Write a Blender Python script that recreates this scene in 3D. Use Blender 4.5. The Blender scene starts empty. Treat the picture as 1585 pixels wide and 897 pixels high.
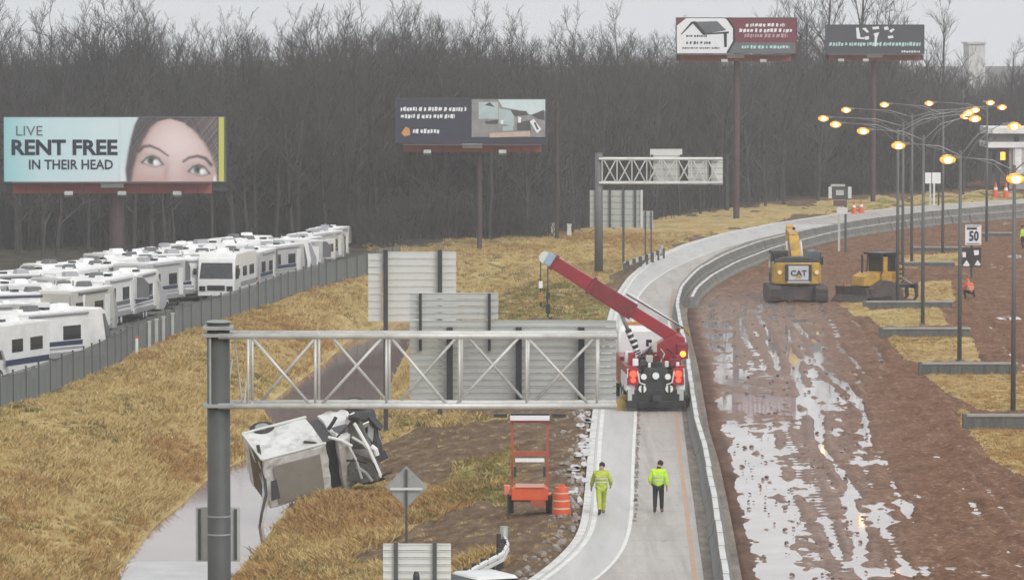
import bpy, bmesh, math, random
import numpy as np
from mathutils import Vector, Matrix, Euler
random.seed(7)
rng = np.random.default_rng(7)
S = bpy.context.scene
R = math.radians
# ------------------------------------------------------------------ camera
F, PW, PH, CAMH = 7300.0, 1585.0, 897.0, 16.5      # focal length in photo pixels, photo size, mast height
PITCH = math.atan((PH / 2 - 45.0) / F)
cd = bpy.data.cameras.new('camera')
cd.sensor_width = 36.0
cd.lens = 36.0 * F / PW
cd.clip_start = 1.0
cd.clip_end = 9000.0
cam = bpy.data.objects.new('camera', cd)
S.collection.objects.link(cam)
cam.location = (0, 0, CAMH)
cam.rotation_euler = (R(90) - PITCH, 0, 0)
S.camera = cam
# ------------------------------------------------------------------ sky, sun, exposure
SUN_EL, SUN_AZ = R(38), R(150)
w = bpy.data.worlds.new('World')
S.world = w
w.use_nodes = True
nt = w.node_tree
for n in list(nt.nodes):
    nt.nodes.remove(n)
sk = nt.nodes.new('ShaderNodeTexSky')
sk.sky_type = 'NISHITA'
sk.sun_disc = False
sk.sun_elevation = SUN_EL
sk.sun_rotation = SUN_AZ
sk.altitude = 0
sk.air_density = 1.6
sk.dust_density = 6.0
sk.ozone_density = 1.0
hs = nt.nodes.new('ShaderNodeHueSaturation')
hs.inputs['Saturation'].default_value = 0.07
# thick even cloud: most of the blue-sky gradient is levelled out
mx = nt.nodes.new('ShaderNodeMix')
mx.data_type = 'RGBA'
mx.inputs['Factor'].default_value = 0.8
mx.inputs['B'].default_value = (6.6, 6.75, 7.0, 1)
bg = nt.nodes.new('ShaderNodeBackground')
bg.inputs['Strength'].default_value = 0.105
wo = nt.nodes.new('ShaderNodeOutputWorld')
nt.links.new(sk.outputs[0], hs.inputs['Color'])
nt.links.new(hs.outputs[0], mx.inputs['A'])
nt.links.new(mx.outputs['Result'], bg.inputs['Color'])
nt.links.new(bg.outputs[0], wo.inputs['Surface'])
sd = bpy.data.lights.new('sun', 'SUN')
sd.energy = 0.9
sd.angle = R(30)
sd.color = (1.0, 0.965, 0.92)
so = bpy.data.objects.new('sun', sd)
S.collection.objects.link(so)
so.rotation_euler = (R(90) - SUN_EL, 0, R(180) - SUN_AZ + R(0))
S.view_settings.view_transform = 'Standard'
S.view_settings.look = 'None'
S.view_settings.exposure = 0.45
S.view_settings.gamma = 1.0
S.view_settings.use_curve_mapping = False
S.render.engine = 'CYCLES'
S.cycles.volume_bounces = 1
S.cycles.max_bounces = 6
HAZE_DENSITY = .00034

# ------------------------------------------------------------------ helpers
FW = Vector((0, math.cos(PITCH), -math.sin(PITCH)))
UP = Vector((0, math.sin(PITCH), math.cos(PITCH)))
CP = Vector((0, 0, CAMH))


def ray(px, py):
    return FW + Vector((1, 0, 0)) * ((px - PW / 2) / F) - UP * ((py - PH / 2) / F)


def G(px, py, z=0.0):
    d = ray(px, py)
    return CP + d * ((z - CAMH) / d.z)


def D(px, py, dist):
    d = ray(px, py)
    return CP + d * (dist / d.y)


def project(X, Y, Z):
    zc = Y * FW.y + (Z - CAMH) * FW.z
    yc = Y * UP.y + (Z - CAMH) * UP.z
    return PW / 2 + F * X / zc, PH / 2 - F * yc / zc


class MB:
    def __init__(s):
        s.v, s.f, s.m, s.mi = [], [], [], 0

    def add(s, vs, fs):
        b = len(s.v)
        s.v += [tuple(v) for v in vs]
        s.f += [tuple(b + i for i in f) for f in fs]
        s.m += [s.mi] * len(fs)
        return s

    def box(s, c, d, rot=None, taper=None):
        hx, hy, hz = d[0] / 2, d[1] / 2, d[2] / 2
        tx, ty = taper or (1, 1)
        vs = [Vector((-hx, -hy, -hz)), Vector((hx, -hy, -hz)), Vector((hx, hy, -hz)), Vector((-hx, hy, -hz)),
              Vector((-hx * tx, -hy * ty, hz)), Vector((hx * tx, -hy * ty, hz)), Vector((hx * tx, hy * ty, hz)), Vector((-hx * tx, hy * ty, hz))]
        M = Euler(rot).to_matrix() if rot else None
        c = Vector(c)
        vs = [(M @ v if M else v) + c for v in vs]
        return s.add(vs, [(0, 3, 2, 1), (4, 5, 6, 7), (0, 1, 5, 4), (1, 2, 6, 5), (2, 3, 7, 6), (3, 0, 4, 7)])

    def beam(s, p, q, wd, ht, up=(0, 0, 1), w2=None, h2=None):
        p, q = Vector(p), Vector(q)
        a = (q - p).normalized()
        u = Vector(up)
        sd_ = a.cross(u)
        if sd_.length < 1e-4:
            sd_ = a.cross(Vector((0, 1, 0)))
        sd_.normalize()
        u = sd_.cross(a).normalized()
        w2 = wd if w2 is None else w2
        h2 = ht if h2 is None else h2
        vs = []
        for c, ww, hh in ((p, wd, ht), (q, w2, h2)):
            for i, j in ((-1, -1), (1, -1), (1, 1), (-1, 1)):
                vs.append(c + sd_ * (i * ww / 2) + u * (j * hh / 2))
        return s.add(vs, [(0, 1, 2, 3), (7, 6, 5, 4), (0, 4, 5, 1), (1, 5, 6, 2), (2, 6, 7, 3), (3, 7, 4, 0)])

    def tube(s, pts, rad, n=8, caps=True):
        pts = [Vector(p) for p in pts]
        if not isinstance(rad, (list, tuple)):
            rad = [rad] * len(pts)
        b = len(s.v)
        ref = None
        for i, p in enumerate(pts):
            a = (pts[min(i + 1, len(pts) - 1)] - pts[max(i - 1, 0)]).normalized()
            if ref is None:
                ref = Vector((0, 0, 1)) if abs(a.z) < .9 else Vector((1, 0, 0))
            e1 = a.cross(ref)
            if e1.length < 1e-4:
                e1 = a.cross(Vector((0, 1, 0)))
            e1.normalize()
            e2 = a.cross(e1)
            for k in range(n):
                t = 2 * math.pi * k / n
                s.v.append(tuple(p + (e1 * math.cos(t) + e2 * math.sin(t)) * rad[i]))
        for i in range(len(pts) - 1):
            for k in range(n):
                k2 = (k + 1) % n
                s.f.append((b + i * n + k, b + i * n + k2, b + (i + 1) * n + k2, b + (i + 1) * n + k))
                s.m.append(s.mi)
        if caps and n > 2:
            s.f.append(tuple(b + k for k in reversed(range(n))))
            s.f.append(tuple(b + (len(pts) - 1) * n + k for k in range(n)))
            s.m += [s.mi] * 2
        return s

    def prism(s, poly, a, b, axis='y'):
        n = len(poly)
        def P(u, v, t):
            return {'y': (u, t, v), 'x': (t, u, v), 'z': (u, v, t)}[axis]
        vs = [P(u, v, a) for u, v in poly] + [P(u, v, b) for u, v in poly]
        fs = [tuple(range(n)), tuple(range(2 * n - 1, n - 1, -1))] + [(i, i + n, (i + 1) % n + n, (i + 1) % n) for i in range(n)]
        return s.add(vs, fs)

    def ball(s, c, r, n=10, m=6, sc=(1, 1, 1)):
        c = Vector(c)
        b = len(s.v)
        vs, fs = [], []
        for i in range(m + 1):
            ph = math.pi * i / m
            for k in range(n):
                t = 2 * math.pi * k / n
                vs.append((c.x + r * sc[0] * math.sin(ph) * math.cos(t), c.y + r * sc[1] * math.sin(ph) * math.sin(t), c.z + r * sc[2] * math.cos(ph)))
        for i in range(m):
            for k in range(n):
                k2 = (k + 1) % n
                fs.append((i * n + k, (i + 1) * n + k, (i + 1) * n + k2, i * n + k2))
        return s.add(vs, fs)

    def poly(s, pts):
        return s.add(pts, [tuple(range(len(pts)))])

    def build(s, name, mats, parent=None, smooth=False, bevel=0, kind=None, fix=True):
        me = bpy.data.meshes.new(name)
        me.from_pydata(s.v, [], s.f)
        if not isinstance(mats, (list, tuple)):
            mats = [mats]
        for m in mats:
            me.materials.append(m)
        if len(mats) > 1:
            me.polygons.foreach_set('material_index', s.m)
        if fix or bevel:
            bm = bmesh.new()
            bm.from_mesh(me)
            if bevel:
                bmesh.ops.remove_doubles(bm, verts=bm.verts, dist=1e-5)
                es = [e for e in bm.edges if len(e.link_faces) == 2 and e.calc_face_angle(0) > 0.6]
                bmesh.ops.bevel(bm, geom=es, offset=bevel, segments=2, affect='EDGES', profile=.6, clamp_overlap=True)
            bmesh.ops.recalc_face_normals(bm, faces=bm.faces)
            bm.to_mesh(me)
            bm.free()
        if smooth:
            me.polygons.foreach_set('use_smooth', [True] * len(me.polygons))
        return link(name, me, parent, kind)


def link(name, me, parent=None, kind=None):
    o = bpy.data.objects.new(name, me)
    S.collection.objects.link(o)
    if parent is not None:
        o.parent = parent
    if kind:
        o['kind'] = kind
    return o


def tag(o, label, cat, group=None, kind=None):
    o['label'] = label
    o['category'] = cat
    if group:
        o['group'] = group
    if kind:
        o['kind'] = kind
    return o


def thing(name, label, cat, loc=(0, 0, 0), rz=0.0, group=None):
    o = bpy.data.objects.new(name, None)
    S.collection.objects.link(o)
    o.location = loc
    o.rotation_euler = (0, 0, rz)
    return tag(o, label, cat, group)


def dup(o, parent=None, loc=None, rz=None, label=None, group=None):
    kids = [c for c in ALLKIDS(o)]
    c = o.copy()
    S.collection.objects.link(c)
    if parent is not None:
        c.parent = parent
    if loc is not None:
        c.location = loc
    if rz is not None:
        c.rotation_euler = (0, 0, rz)
    if label:
        c['label'] = label
    if group:
        c['group'] = group
    for k in kids:
        dup(k, c)
    return c


def ALLKIDS(o):
    return list(o.children)


def text_mesh(txt, size, mat, name='lettering', parent=None, depth=0.02, wide=1.0, bold=0.0, loc=(0, 0, 0), rot=(R(90), 0, 0), align='LEFT', gap=1.0):
    cu = bpy.data.curves.new('t', 'FONT')
    cu.body = txt
    cu.size = size
    cu.extrude = depth / 2
    cu.offset = bold
    cu.align_x = align
    cu.space_character = gap
    cu.resolution_u = 2
    ob = bpy.data.objects.new('t', cu)
    S.collection.objects.link(ob)
    dg = bpy.context.evaluated_depsgraph_get()
    me = bpy.data.meshes.new_from_object(ob.evaluated_get(dg))
    bpy.data.objects.remove(ob)
    me.transform(Matrix.Translation(loc) @ Euler(rot).to_matrix().to_4x4() @ Matrix.Diagonal((wide, 1, 1, 1)))
    me.materials.clear()
    me.materials.append(mat)
    me.name = name
    return link(name, me, parent)


# ------------------------------------------------------------------ materials
def lin(c):
    return tuple(((v / 255 + .055) / 1.055) ** 2.4 if v / 255 > .04045 else v / 255 / 12.92 for v in c)


def mat(name, col, rough=.6, metal=0.0, var=.18, scale=1.5, bump=0.0, bscale=12, spec=.5, stretch=(1, 1, 1), dirt=None, dscale=.6, damt=.5, coat=0.0):
    m = bpy.data.materials.new(name)
    m.use_nodes = True
    t = m.node_tree
    b = t.nodes['Principled BSDF']
    b.inputs['Roughness'].default_value = rough
    b.inputs['Metallic'].default_value = metal
    b.inputs['Specular IOR Level'].default_value = spec
    b.inputs['Coat Weight'].default_value = coat
    tc = t.nodes.new('ShaderNodeTexCoord')
    mp = t.nodes.new('ShaderNodeMapping')
    mp.inputs['Scale'].default_value = stretch
    t.links.new(tc.outputs['Object'], mp.inputs['Vector'])
    nz = t.nodes.new('ShaderNodeTexNoise')
    nz.inputs['Scale'].default_value = scale
    nz.inputs['Detail'].default_value = 6
    nz.inputs['Roughness'].default_value = .62
    t.links.new(mp.outputs[0], nz.inputs['Vector'])
    cr = t.nodes.new('ShaderNodeValToRGB')
    cr.color_ramp.elements[0].position = .28
    cr.color_ramp.elements[1].position = .72
    cr.color_ramp.elements[0].color = tuple(max(0, c * (1 - var)) for c in col) + (1,)
    cr.color_ramp.elements[1].color = tuple(min(1, c * (1 + var)) for c in col) + (1,)
    t.links.new(nz.outputs['Fac'], cr.inputs['Fac'])
    out = cr.outputs['Color']
    if dirt:
        n2 = t.nodes.new('ShaderNodeTexNoise')
        n2.inputs['Scale'].default_value = dscale
        n2.inputs['Detail'].default_value = 8
        n2.inputs['Roughness'].default_value = .7
        t.links.new(mp.outputs[0], n2.inputs['Vector'])
        c2 = t.nodes.new('ShaderNodeValToRGB')
        c2.color_ramp.elements[0].position = .45
        c2.color_ramp.elements[1].position = .68
        c2.color_ramp.elements[0].color = (0, 0, 0, 1)
        c2.color_ramp.elements[1].color = (damt, damt, damt, 1)
        t.links.new(n2.outputs['Fac'], c2.inputs['Fac'])
        mm = t.nodes.new('ShaderNodeMix')
        mm.data_type = 'RGBA'
        t.links.new(c2.outputs['Color'], mm.inputs['Factor'])
        t.links.new(out, mm.inputs['A'])
        mm.inputs['B'].default_value = tuple(dirt) + (1,)
        out = mm.outputs['Result']
    t.links.new(out, b.inputs['Base Color'])
    if bump:
        n3 = t.nodes.new('ShaderNodeTexNoise')
        n3.inputs['Scale'].default_value = bscale
        n3.inputs['Detail'].default_value = 5
        t.links.new(mp.outputs[0], n3.inputs['Vector'])
        bp = t.nodes.new('ShaderNodeBump')
        bp.inputs['Strength'].default_value = bump
        bp.inputs['Distance'].default_value = .1
        t.links.new(n3.outputs['Fac'], bp.inputs['Height'])
        t.links.new(bp.outputs[0], b.inputs['Normal'])
    return m


def glow(name, col, strength):
    m = bpy.data.materials.new(name)
    m.use_nodes = True
    b = m.node_tree.nodes['Principled BSDF']
    b.inputs['Base Color'].default_value = tuple(col) + (1,)
    b.inputs['Emission Color'].default_value = tuple(col) + (1,)
    b.inputs['Emission Strength'].default_value = strength
    return m


GALV = mat('galvanised', (.36, .37, .36), .5, .35, .16, 2.0, dirt=(.16, .16, .15), damt=.5)
GALV_D = mat('galvanised_dull', (.078, .084, .08), .6, .2, .16, 1.2, dirt=(.09, .09, .085), damt=.6)
ALU = mat('sign_aluminium', (.53, .55, .53), .45, .3, .08, 1.2, stretch=(1, 1, 3), dirt=(.27, .27, .25), damt=.45)
ALU_L = mat('sign_aluminium_light', (.68, .69, .66), .5, .2, .08, 1.2, dirt=(.36, .36, .33), damt=.4)
STEEL_D = mat('dark_steel', (.05, .052, .055), .55, .3, .3, 3)
CONC = mat('concrete', (.42, .41, .39), .85, 0, .15, 1.3, bump=.3, bscale=20, dirt=(.2, .19, .17), damt=.6)
CONC_W = mat('concrete_pale', (.66, .655, .63), .8, 0, .1, 1.1, bump=.2, dirt=(.35, .33, .3), damt=.6, dscale=.9)  # pale concrete of kerb and far building, also the lit barrier tops
CONC_D = mat('concrete_dark_weathered', (.12, .125, .115), .85, 0, .25, 1.4, bump=.3, dirt=(.05, .05, .045), damt=.6, stretch=(4, 1, 1))
CONC_C = mat('concrete_cap', (.28, .28, .26), .85, 0, .2, 1.4)
WHITE = mat('white_fibreglass', (.8, .8, .79), .35, 0, .05, .7, dirt=(.5, .5, .48), damt=.5, coat=.2)
WHITE_R = mat('white_roof_membrane', (.86, .86, .85), .55, 0, .05, .8, dirt=(.48, .48, .46), damt=.6)
CREAM = mat('cream_fibreglass', (.5, .485, .44), .45, 0, .06, .8, dirt=(.42, .4, .36), damt=.5)
GREYP = mat('grey_graphic', (.3, .3, .31), .4, 0, .15)
GLASS = mat('tinted_glass', (.02, .022, .026), .08, 0, .2, spec=.8)
RUBBER = mat('rubber', (.025, .025, .025), .85, 0, .3, 4, dirt=(.13, .085, .06), damt=.5)
BLACKP = mat('black_paint', (.02, .02, .021), .45, 0, .3, 2, dirt=(.09, .075, .06), damt=.35)
RED = mat('red_paint', (.31, .014, .028), .35, 0, .16, 1.5, dirt=(.14, .03, .03), damt=.4, coat=.3)
REDDK = mat('dark_red_paint', (.2, .018, .03), .4, 0, .2, 2, coat=.2)
YEL = mat('machine_yellow', (.56, .33, .05), .45, 0, .15, 1.5, dirt=(.13, .08, .045), damt=.75, dscale=1.4)
YELD = mat('dirty_yellow', (.42, .28, .05), .55, 0, .2, 2, dirt=(.15, .1, .05), damt=.6)
TRACK = mat('muddy_track_steel', (.07, .06, .058), .7, .1, .35, 3, bump=.5, dirt=(.16, .1, .08), damt=.7)
ORG = mat('safety_orange', (.68, .11, .035), .5, 0, .1, 2, dirt=(.4, .08, .04), damt=.4)
ORG_P = mat('orange_painted_steel', (.4, .085, .045), .5, 0, .16, 2, dirt=(.25, .07, .04), damt=.5)
REFL = mat('white_reflective', (.8, .8, .8), .4, 0, .05)
HIVIS = mat('hivis_lime', (.5, .78, .05), .75, 0, .16, 6, bump=.6, bscale=9)
HIVIS_D = mat('hivis_faded', (.42, .5, .07), .75, 0, .2, 6, bump=.6, bscale=9)
SILVER = mat('silver_tape', (.62, .62, .5), .4, .1, .1)
DENIM = mat('black_trousers', (.022, .022, .027), .85, 0, .3, 6, bump=.5)
SKIN = mat('skin', (.42, .25, .18), .6, 0, .1)
CLOTH = mat('wet_cloth', (.02, .02, .022), .8, 0, .4, 8)
HAIR = mat('dark_hair', (.015, .012, .01), .7, 0, .3)
BOOT = mat('boots', (.06, .045, .03), .8, 0, .3)
WOOD = mat('weathered_pole_wood', (.06, .05, .042), .9, 0, .3, 2, stretch=(3, 3, .3))
MAROON = mat('billboard_maroon', (.17, .03, .055), .5, 0, .06)
NAVY = mat('billboard_navy', (.03, .034, .055), .5, 0, .08)
SLATE = mat('billboard_slate', (.055, .06, .072), .5, 0, .12, .4)
INK = mat('ink_navy', (.008, .012, .035), .5, 0, .05)
INKG = mat('ink_grey', (.12, .13, .15), .5, 0, .1)
PRW = mat('print_white', (.82, .83, .84), .5, 0, .03)
PRT = mat('print_teal', (.5, .72, .68), .5, 0, .1)
SKIRT = mat('catwalk_red', (.3, .075, .06), .6, 0, .2, 1.2, dirt=(.2, .08, .07), damt=.5)
AMBER = glow('amber_lens', (1.0, .33, .03), 2.5)
TAIL = glow('tail_lamp_lit', (1.0, .05, .02), 2.2)
SODIUM = glow('sodium_lamp_lit', (1.0, .4, .05), .85)
CORE = glow('sodium_lamp_core', (1.0, .72, .33), 3.5)
WORK = mat('work_lamp_glass', (.8, .82, .8), .2, 0, .05)

# ------------------------------------------------------------------ lines of the place (read off the photo, laid on the ground)
def line(pts, z=0.0):
    a = np.array([[v.x, v.y] for v in (G(px, py, z) for px, py in pts)])
    return a[np.argsort(a[:, 1])]


def xat(l, Y):
    Y = np.asarray(Y, float)
    x = np.interp(Y, l[:, 1], l[:, 0])
    s0 = (l[1, 0] - l[0, 0]) / (l[1, 1] - l[0, 1])
    s1 = (l[-1, 0] - l[-2, 0]) / (l[-1, 1] - l[-2, 1])
    x = np.where(Y < l[0, 1], l[0, 0] + s0 * (Y - l[0, 1]), x)
    return np.where(Y > l[-1, 1], l[-1, 0] + s1 * (Y - l[-1, 1]), x)


def smooth_line(l, step=1.5, it=6):
    Y = np.arange(l[0, 1], l[-1, 1], step)
    x = xat(l, Y)
    for _ in range(it):
        x[1:-1] = .25 * x[:-2] + .5 * x[1:-1] + .25 * x[2:]
    return np.stack([x, Y], 1)


ZW = -2.0
FENCE = line([(-330, 775), (-120, 682), (0, 634), (60, 614), (130, 588), (178, 564), (214, 541), (296, 510), (357, 491), (400, 477), (446, 459), (505, 440), (568, 425), (620, 412)])
WL = line([(640, 492), (590, 503), (545, 522), (505, 560), (446, 602), (408, 632), (425, 660), (415, 690), (385, 708), (352, 724), (318, 745), (285, 778), (240, 814), (190, 880), (160, 930), (60, 1100)], ZW)
WR = line([(655, 495), (640, 520), (615, 570), (592, 620), (565, 655), (500, 735), (420, 825), (375, 875), (330, 930), (230, 1100)], ZW)
ROADL = smooth_line(line([(300, 1200), (560, 1040), (700, 980), (790, 925), (845, 890), (884, 858), (908, 828), (914, 790), (918, 740), (921, 690), (926, 640), (934, 580), (941, 530), (948, 490), (957, 460), (977, 430), (1010, 402), (1060, 379), (1120, 362), (1200, 346), (1300, 331), (1400, 321), (1500, 314), (1600, 308), (1800, 300)]), 1.5, 8)
CENTRE = smooth_line(line([(700, 1060), (820, 965), (930, 893), (960, 862), (974, 828), (978, 790), (979, 740), (981, 690), (984, 640), (982, 580), (979, 530), (980, 490), (987, 460), (1003, 440), (1032, 420), (1070, 402), (1120, 383), (1200, 363), (1300, 345)]), 1.5, 8)
ROADR = smooth_line(line([(1094, 1200), (1094, 960), (1090, 897), (1080, 830), (1074, 780), (1068, 740), (1062, 690), (1056, 645), (1053, 590), (1050, 540), (1047, 500), (1045, 470), (1051, 442), (1074, 416), (1112, 392), (1162, 372), (1242, 353), (1342, 338), (1442, 328), (1600, 317), (1800, 306)]), 1.5, 8)
BARR = smooth_line(line([(1132, 930), (1121, 860), (1107, 770), (1091, 683), (1078, 640), (1072, 600), (1063, 540), (1054, 500), (1048, 466), (1054, 440), (1080, 413), (1120, 391), (1170, 372), (1250, 352), (1340, 336), (1440, 324), (1585, 312), (1750, 302)], .8), 1.5, 8)
BARR2 = smooth_line(line([(1064, 468), (1078, 442), (1102, 422), (1140, 402), (1200, 379), (1290, 356), (1370, 343), (1460, 333), (1600, 322), (1760, 311)], .8), 1.5, 8)


def vnoise(x, y, seed):
    xi, yi = np.floor(x).astype(np.int64), np.floor(y).astype(np.int64)
    fx, fy = x - xi, y - yi
    fx, fy = fx * fx * (3 - 2 * fx), fy * fy * (3 - 2 * fy)

    def h(a, b):
        n = (a * 374761393 + b * 668265263 + seed * 974711) & 0x7fffffff
        n = ((n ^ (n >> 13)) * 1274126177) & 0x7fffffff
        return ((n ^ (n >> 16)) & 0xffff) / 65535.0
    return (h(xi, yi) * (1 - fx) + h(xi + 1, yi) * fx) * (1 - fy) + (h(xi, yi + 1) * (1 - fx) + h(xi + 1, yi + 1) * fx) * fy


def fbm(x, y, seed, octs=4):
    s, a, t = 0, 1.0, 0
    for i in range(octs):
        s = s + a * vnoise(x * 2 ** i, y * 2 ** i, seed + i)
        t += a
        a *= .55
    return s / t - .5


def sstep(a, b, x):
    t = np.clip((x - a) / (b - a), 0, 1)
    return t * t * (3 - 2 * t)


def inpoly(u, v, poly):
    r = np.zeros(u.shape, bool)
    n = len(poly)
    for i in range(n):
        x0, y0 = poly[i]
        x1, y1 = poly[(i + 1) % n]
        if y0 == y1:
            continue
        c = ((y0 > v) != (y1 > v)) & (u < (x1 - x0) * (v - y0) / (y1 - y0) + x0)
        r ^= c
    return r


def segdist(X, Y, pts, sy=1.0):
    best = np.full(X.shape, 1e9)
    for (x0, y0), (x1, y1) in zip(pts[:-1], pts[1:]):
        dx, dy = x1 - x0, (y1 - y0) * sy
        t = np.clip(((X - x0) * dx + (Y - y0) * sy * dy) / (dx * dx + dy * dy + 1e-9), 0, 1)
        best = np.minimum(best, np.hypot(X - x0 - t * dx, (Y - y0) * sy - t * dy))
    return best


def base_height(X, Y):
    """lot, grassed bank, ditch, road verge: the smooth shape of the land"""
    xf, xl, xr = xat(FENCE, Y), xat(WL, Y), xat(WR, Y)
    rd = xat(ROADL, Y) - .9
    xl = np.maximum(xl, xf + 2)
    xr = np.maximum(xr, xl + .3)
    rd = np.maximum(rd, xr + 2)
    fade = 1 - sstep(300, 365, Y)
    s = np.clip((X - xf) / (xl - xf), 0, 1)
    z = np.where((X > xf) & (X <= xl), ZW * (.25 * s + .75 * s ** 2.2), 0.0)
    q = np.clip((X - xl) / (xr - xl), 0, 1)
    z = np.where((X > xl) & (X <= xr), ZW - .45 * np.sin(math.pi * q) ** .7, z)
    s2 = np.clip((rd - X) / (rd - xr), 0, 1)
    z = np.where((X > xr) & (X < rd), ZW * (.35 * s2 + .65 * s2 ** 1.7), z)
    z = z + .6 * np.exp(-((X + 7.1) / 1.5) ** 2 - ((Y - 174.5) / 5) ** 2) * (X > xr)
    return z * fade


# mud: puddles (photo ellipses: centre, half sizes, depth), wheel ruts
PUD = [(1172, 705, 46, 42, 1), (1160, 760, 34, 50, 1), (1190, 808, 48, 42, 1), (1222, 752, 40, 16, .8), (1192, 868, 50, 34, 1), (1236, 893, 62, 16, .9),
       (1165, 622, 62, 15, 1), (1248, 628, 40, 22, 1), (1262, 608, 22, 16, .8), (1132, 660, 26, 12, .7), (1334, 672, 14, 24, .8), (1336, 713, 42, 5, .8),
       (1375, 782, 46, 14, .9), (1345, 800, 52, 14, .7), (1312, 790, 12, 46, .7), (1262, 803, 30, 8, .7), (1112, 500, 26, 5, .6), (1115, 517, 26, 5, .8), (1122, 536, 22, 6, .8),
       (1124, 551, 22, 5, .8), (1130, 578, 24, 17, .8), (1108, 640, 14, 10, .5), (1230, 552, 30, 7, .4), (1292, 596, 30, 14, .5), (1255, 570, 12, 20, .4),
       (1270, 540, 14, 30, .4), (1300, 620, 40, 14, .5), (1215, 655, 30, 8, .5), (1290, 655, 16, 22, .4), (1330, 840, 20, 34, .4), (1450, 880, 80, 8, .4), (1355, 880, 40, 10, .4),
       (1560, 490, 20, 4, .7), (1545, 410, 16, 6, .5), (1572, 395, 12, 5, .6), (1560, 345, 22, 3, .5), (1190, 470, 20, 4, .5), (1165, 480, 12, 3, .6), (1100, 470, 20, 3, .5), (1240, 345 + 150, 20, 4, .5)]
RUT = [[(1268, 640), (1272, 690), (1296, 720), (1320, 760), (1330, 820), (1322, 870), (1340, 897)],
       [(1232, 500), (1262, 530), (1266, 560), (1310, 600), (1335, 620), (1340, 660), (1344, 690)],
       [(1215, 490), (1222, 540), (1240, 600), (1262, 640), (1270, 680)],
       [(1180, 490), (1200, 540), (1205, 590), (1196, 640), (1190, 700)],
       [(1100, 470), (1150, 480), (1200, 470), (1290, 480), (1330, 500), (1370, 560), (1410, 620), (1470, 720), (1520, 800)],
       [(1120, 640), (1180, 645), (1240, 644)], [(1130, 655), (1190, 652), (1230, 650)], [(1290, 715), (1380, 712)], [(1220, 800), (1262, 806), (1300, 800)],
       [(1250, 830), (1300, 850), (1330, 880)], [(1290, 480), (1300, 530), (1340, 580), (1350, 640), (1360, 700), (1400, 780), (1440, 860)]]


def mud_relief(X, Y, U, V):
    st = .16
    n1 = fbm(X * .9, Y * .9 * st * 2.2, 11, 5)
    n2 = fbm(X * 2.6, Y * 1.1, 31, 3)
    z = .02 + n1 * .17 + n2 * .2
    p = np.zeros(X.shape)
    for cx, cy, rx, ry, d in PUD:
        wob = 1 + .75 * fbm(X * .8, Y * .2, int(cx), 3)
        r = ((U - cx) / rx) ** 2 + ((V - cy) / ry) ** 2
        p = np.maximum(p, d * np.clip(1.3 * wob - r, 0, 1))
    p = p * np.clip(1.0 + 3.2 * fbm(X * 1.9, Y * .75, 61, 3), 0, 1.3)
    z = z - .2 * p
    wet = sstep(1400, 1250, U + .25 * (600 - V)) * sstep(415, 480, V)
    sel = (wet > .8) & (Y > 130) & (Y < 300)
    if sel.sum() > 100:
        mud_relief.q = float(np.quantile(z[sel & (p < .02)], .2))
    z = z - wet * (mud_relief.q + .075)
    z = np.where((z > -.075), -.075 + (z + .075) * (1 - .45 * wet), z)
    lat = X - xat(BARR, Y)                                    # plant tracks running along the ramp
    rt = np.random.default_rng(21)
    for k in range(20):
        u0 = 1.6 + 13.5 * rt.random() ** 1.2
        pair = u0 + np.array([0, 1.9])
        wander = 1.6 * fbm(Y * .016 + k * 9.1, Y * 0 + k, 33 + k, 3)
        dep = np.clip(.2 + 2.0 * fbm(Y * .04 + k * 3.3, Y * 0 + 5.5 * k, 77 + k, 2), 0, 1)
        for u in pair:
            d = lat - u - wander
            tread = 1 + .8 * np.sin(Y * 6.0 + k)
            z = z - .075 * dep * tread * np.exp(-(d / .16) ** 2) + .06 * dep * np.exp(-((np.abs(d) - .36) / .13) ** 2)
    for k, pl in enumerate(RUT):
        pw = [(v.x, v.y) for v in (G(a, b) for a, b in pl)]
        d = segdist(X + .25 * fbm(X * .3, Y * .12, 5 + k, 2), Y, pw, .5)
        dep = np.clip((.8 if k < 3 else .4) + 1.6 * fbm(X * .35 + k * 7, Y * .055, 13 + k, 2), 0, 1)
        z = z - .13 * dep * np.exp(-(d / .15) ** 2) + .1 * dep * np.exp(-((d - .42) / .18) ** 2)
    return z, p, wet


# masks in the photo's own regions (what the ground IS there: dry grass, green grass, bare earth)
TAN = [[(350, 930), (365, 880), (430, 800), (440, 770), (560, 742), (600, 748), (640, 758), (700, 748), (775, 722), (765, 775), (640, 815), (560, 850), (500, 900)],
       [(690, 897), (690, 870), (760, 850), (785, 870), (740, 897)],
       [(560, 650), (660, 640), (790, 640), (700, 660), (590, 690)],
       [(520, 900), (520, 860), (600, 880), (600, 900)],
       [(560, 600), (640, 500), (560, 430), (900, 350), (960, 370), (940, 430), (900, 470), (760, 500), (640, 640)],
       [(640, 500), (570, 380), (800, 370), (1000, 335), (1300, 310), (1585, 296), (1585, 312), (1240, 335), (1060, 372), (960, 420), (900, 440), (780, 480)],
       [(630, 560), (570, 660), (650, 640), (660, 580)]]
GREEN = [[(640, 800), (790, 715), (790, 770), (700, 790), (650, 810)], [(740, 490), (800, 440), (900, 440), (945, 460), (935, 500), (780, 500)], [(700, 720), (800, 690), (800, 790), (700, 770)],
         [(1230, 330), (1400, 312), (1585, 300), (1585, 308), (1400, 318)]]
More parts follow.
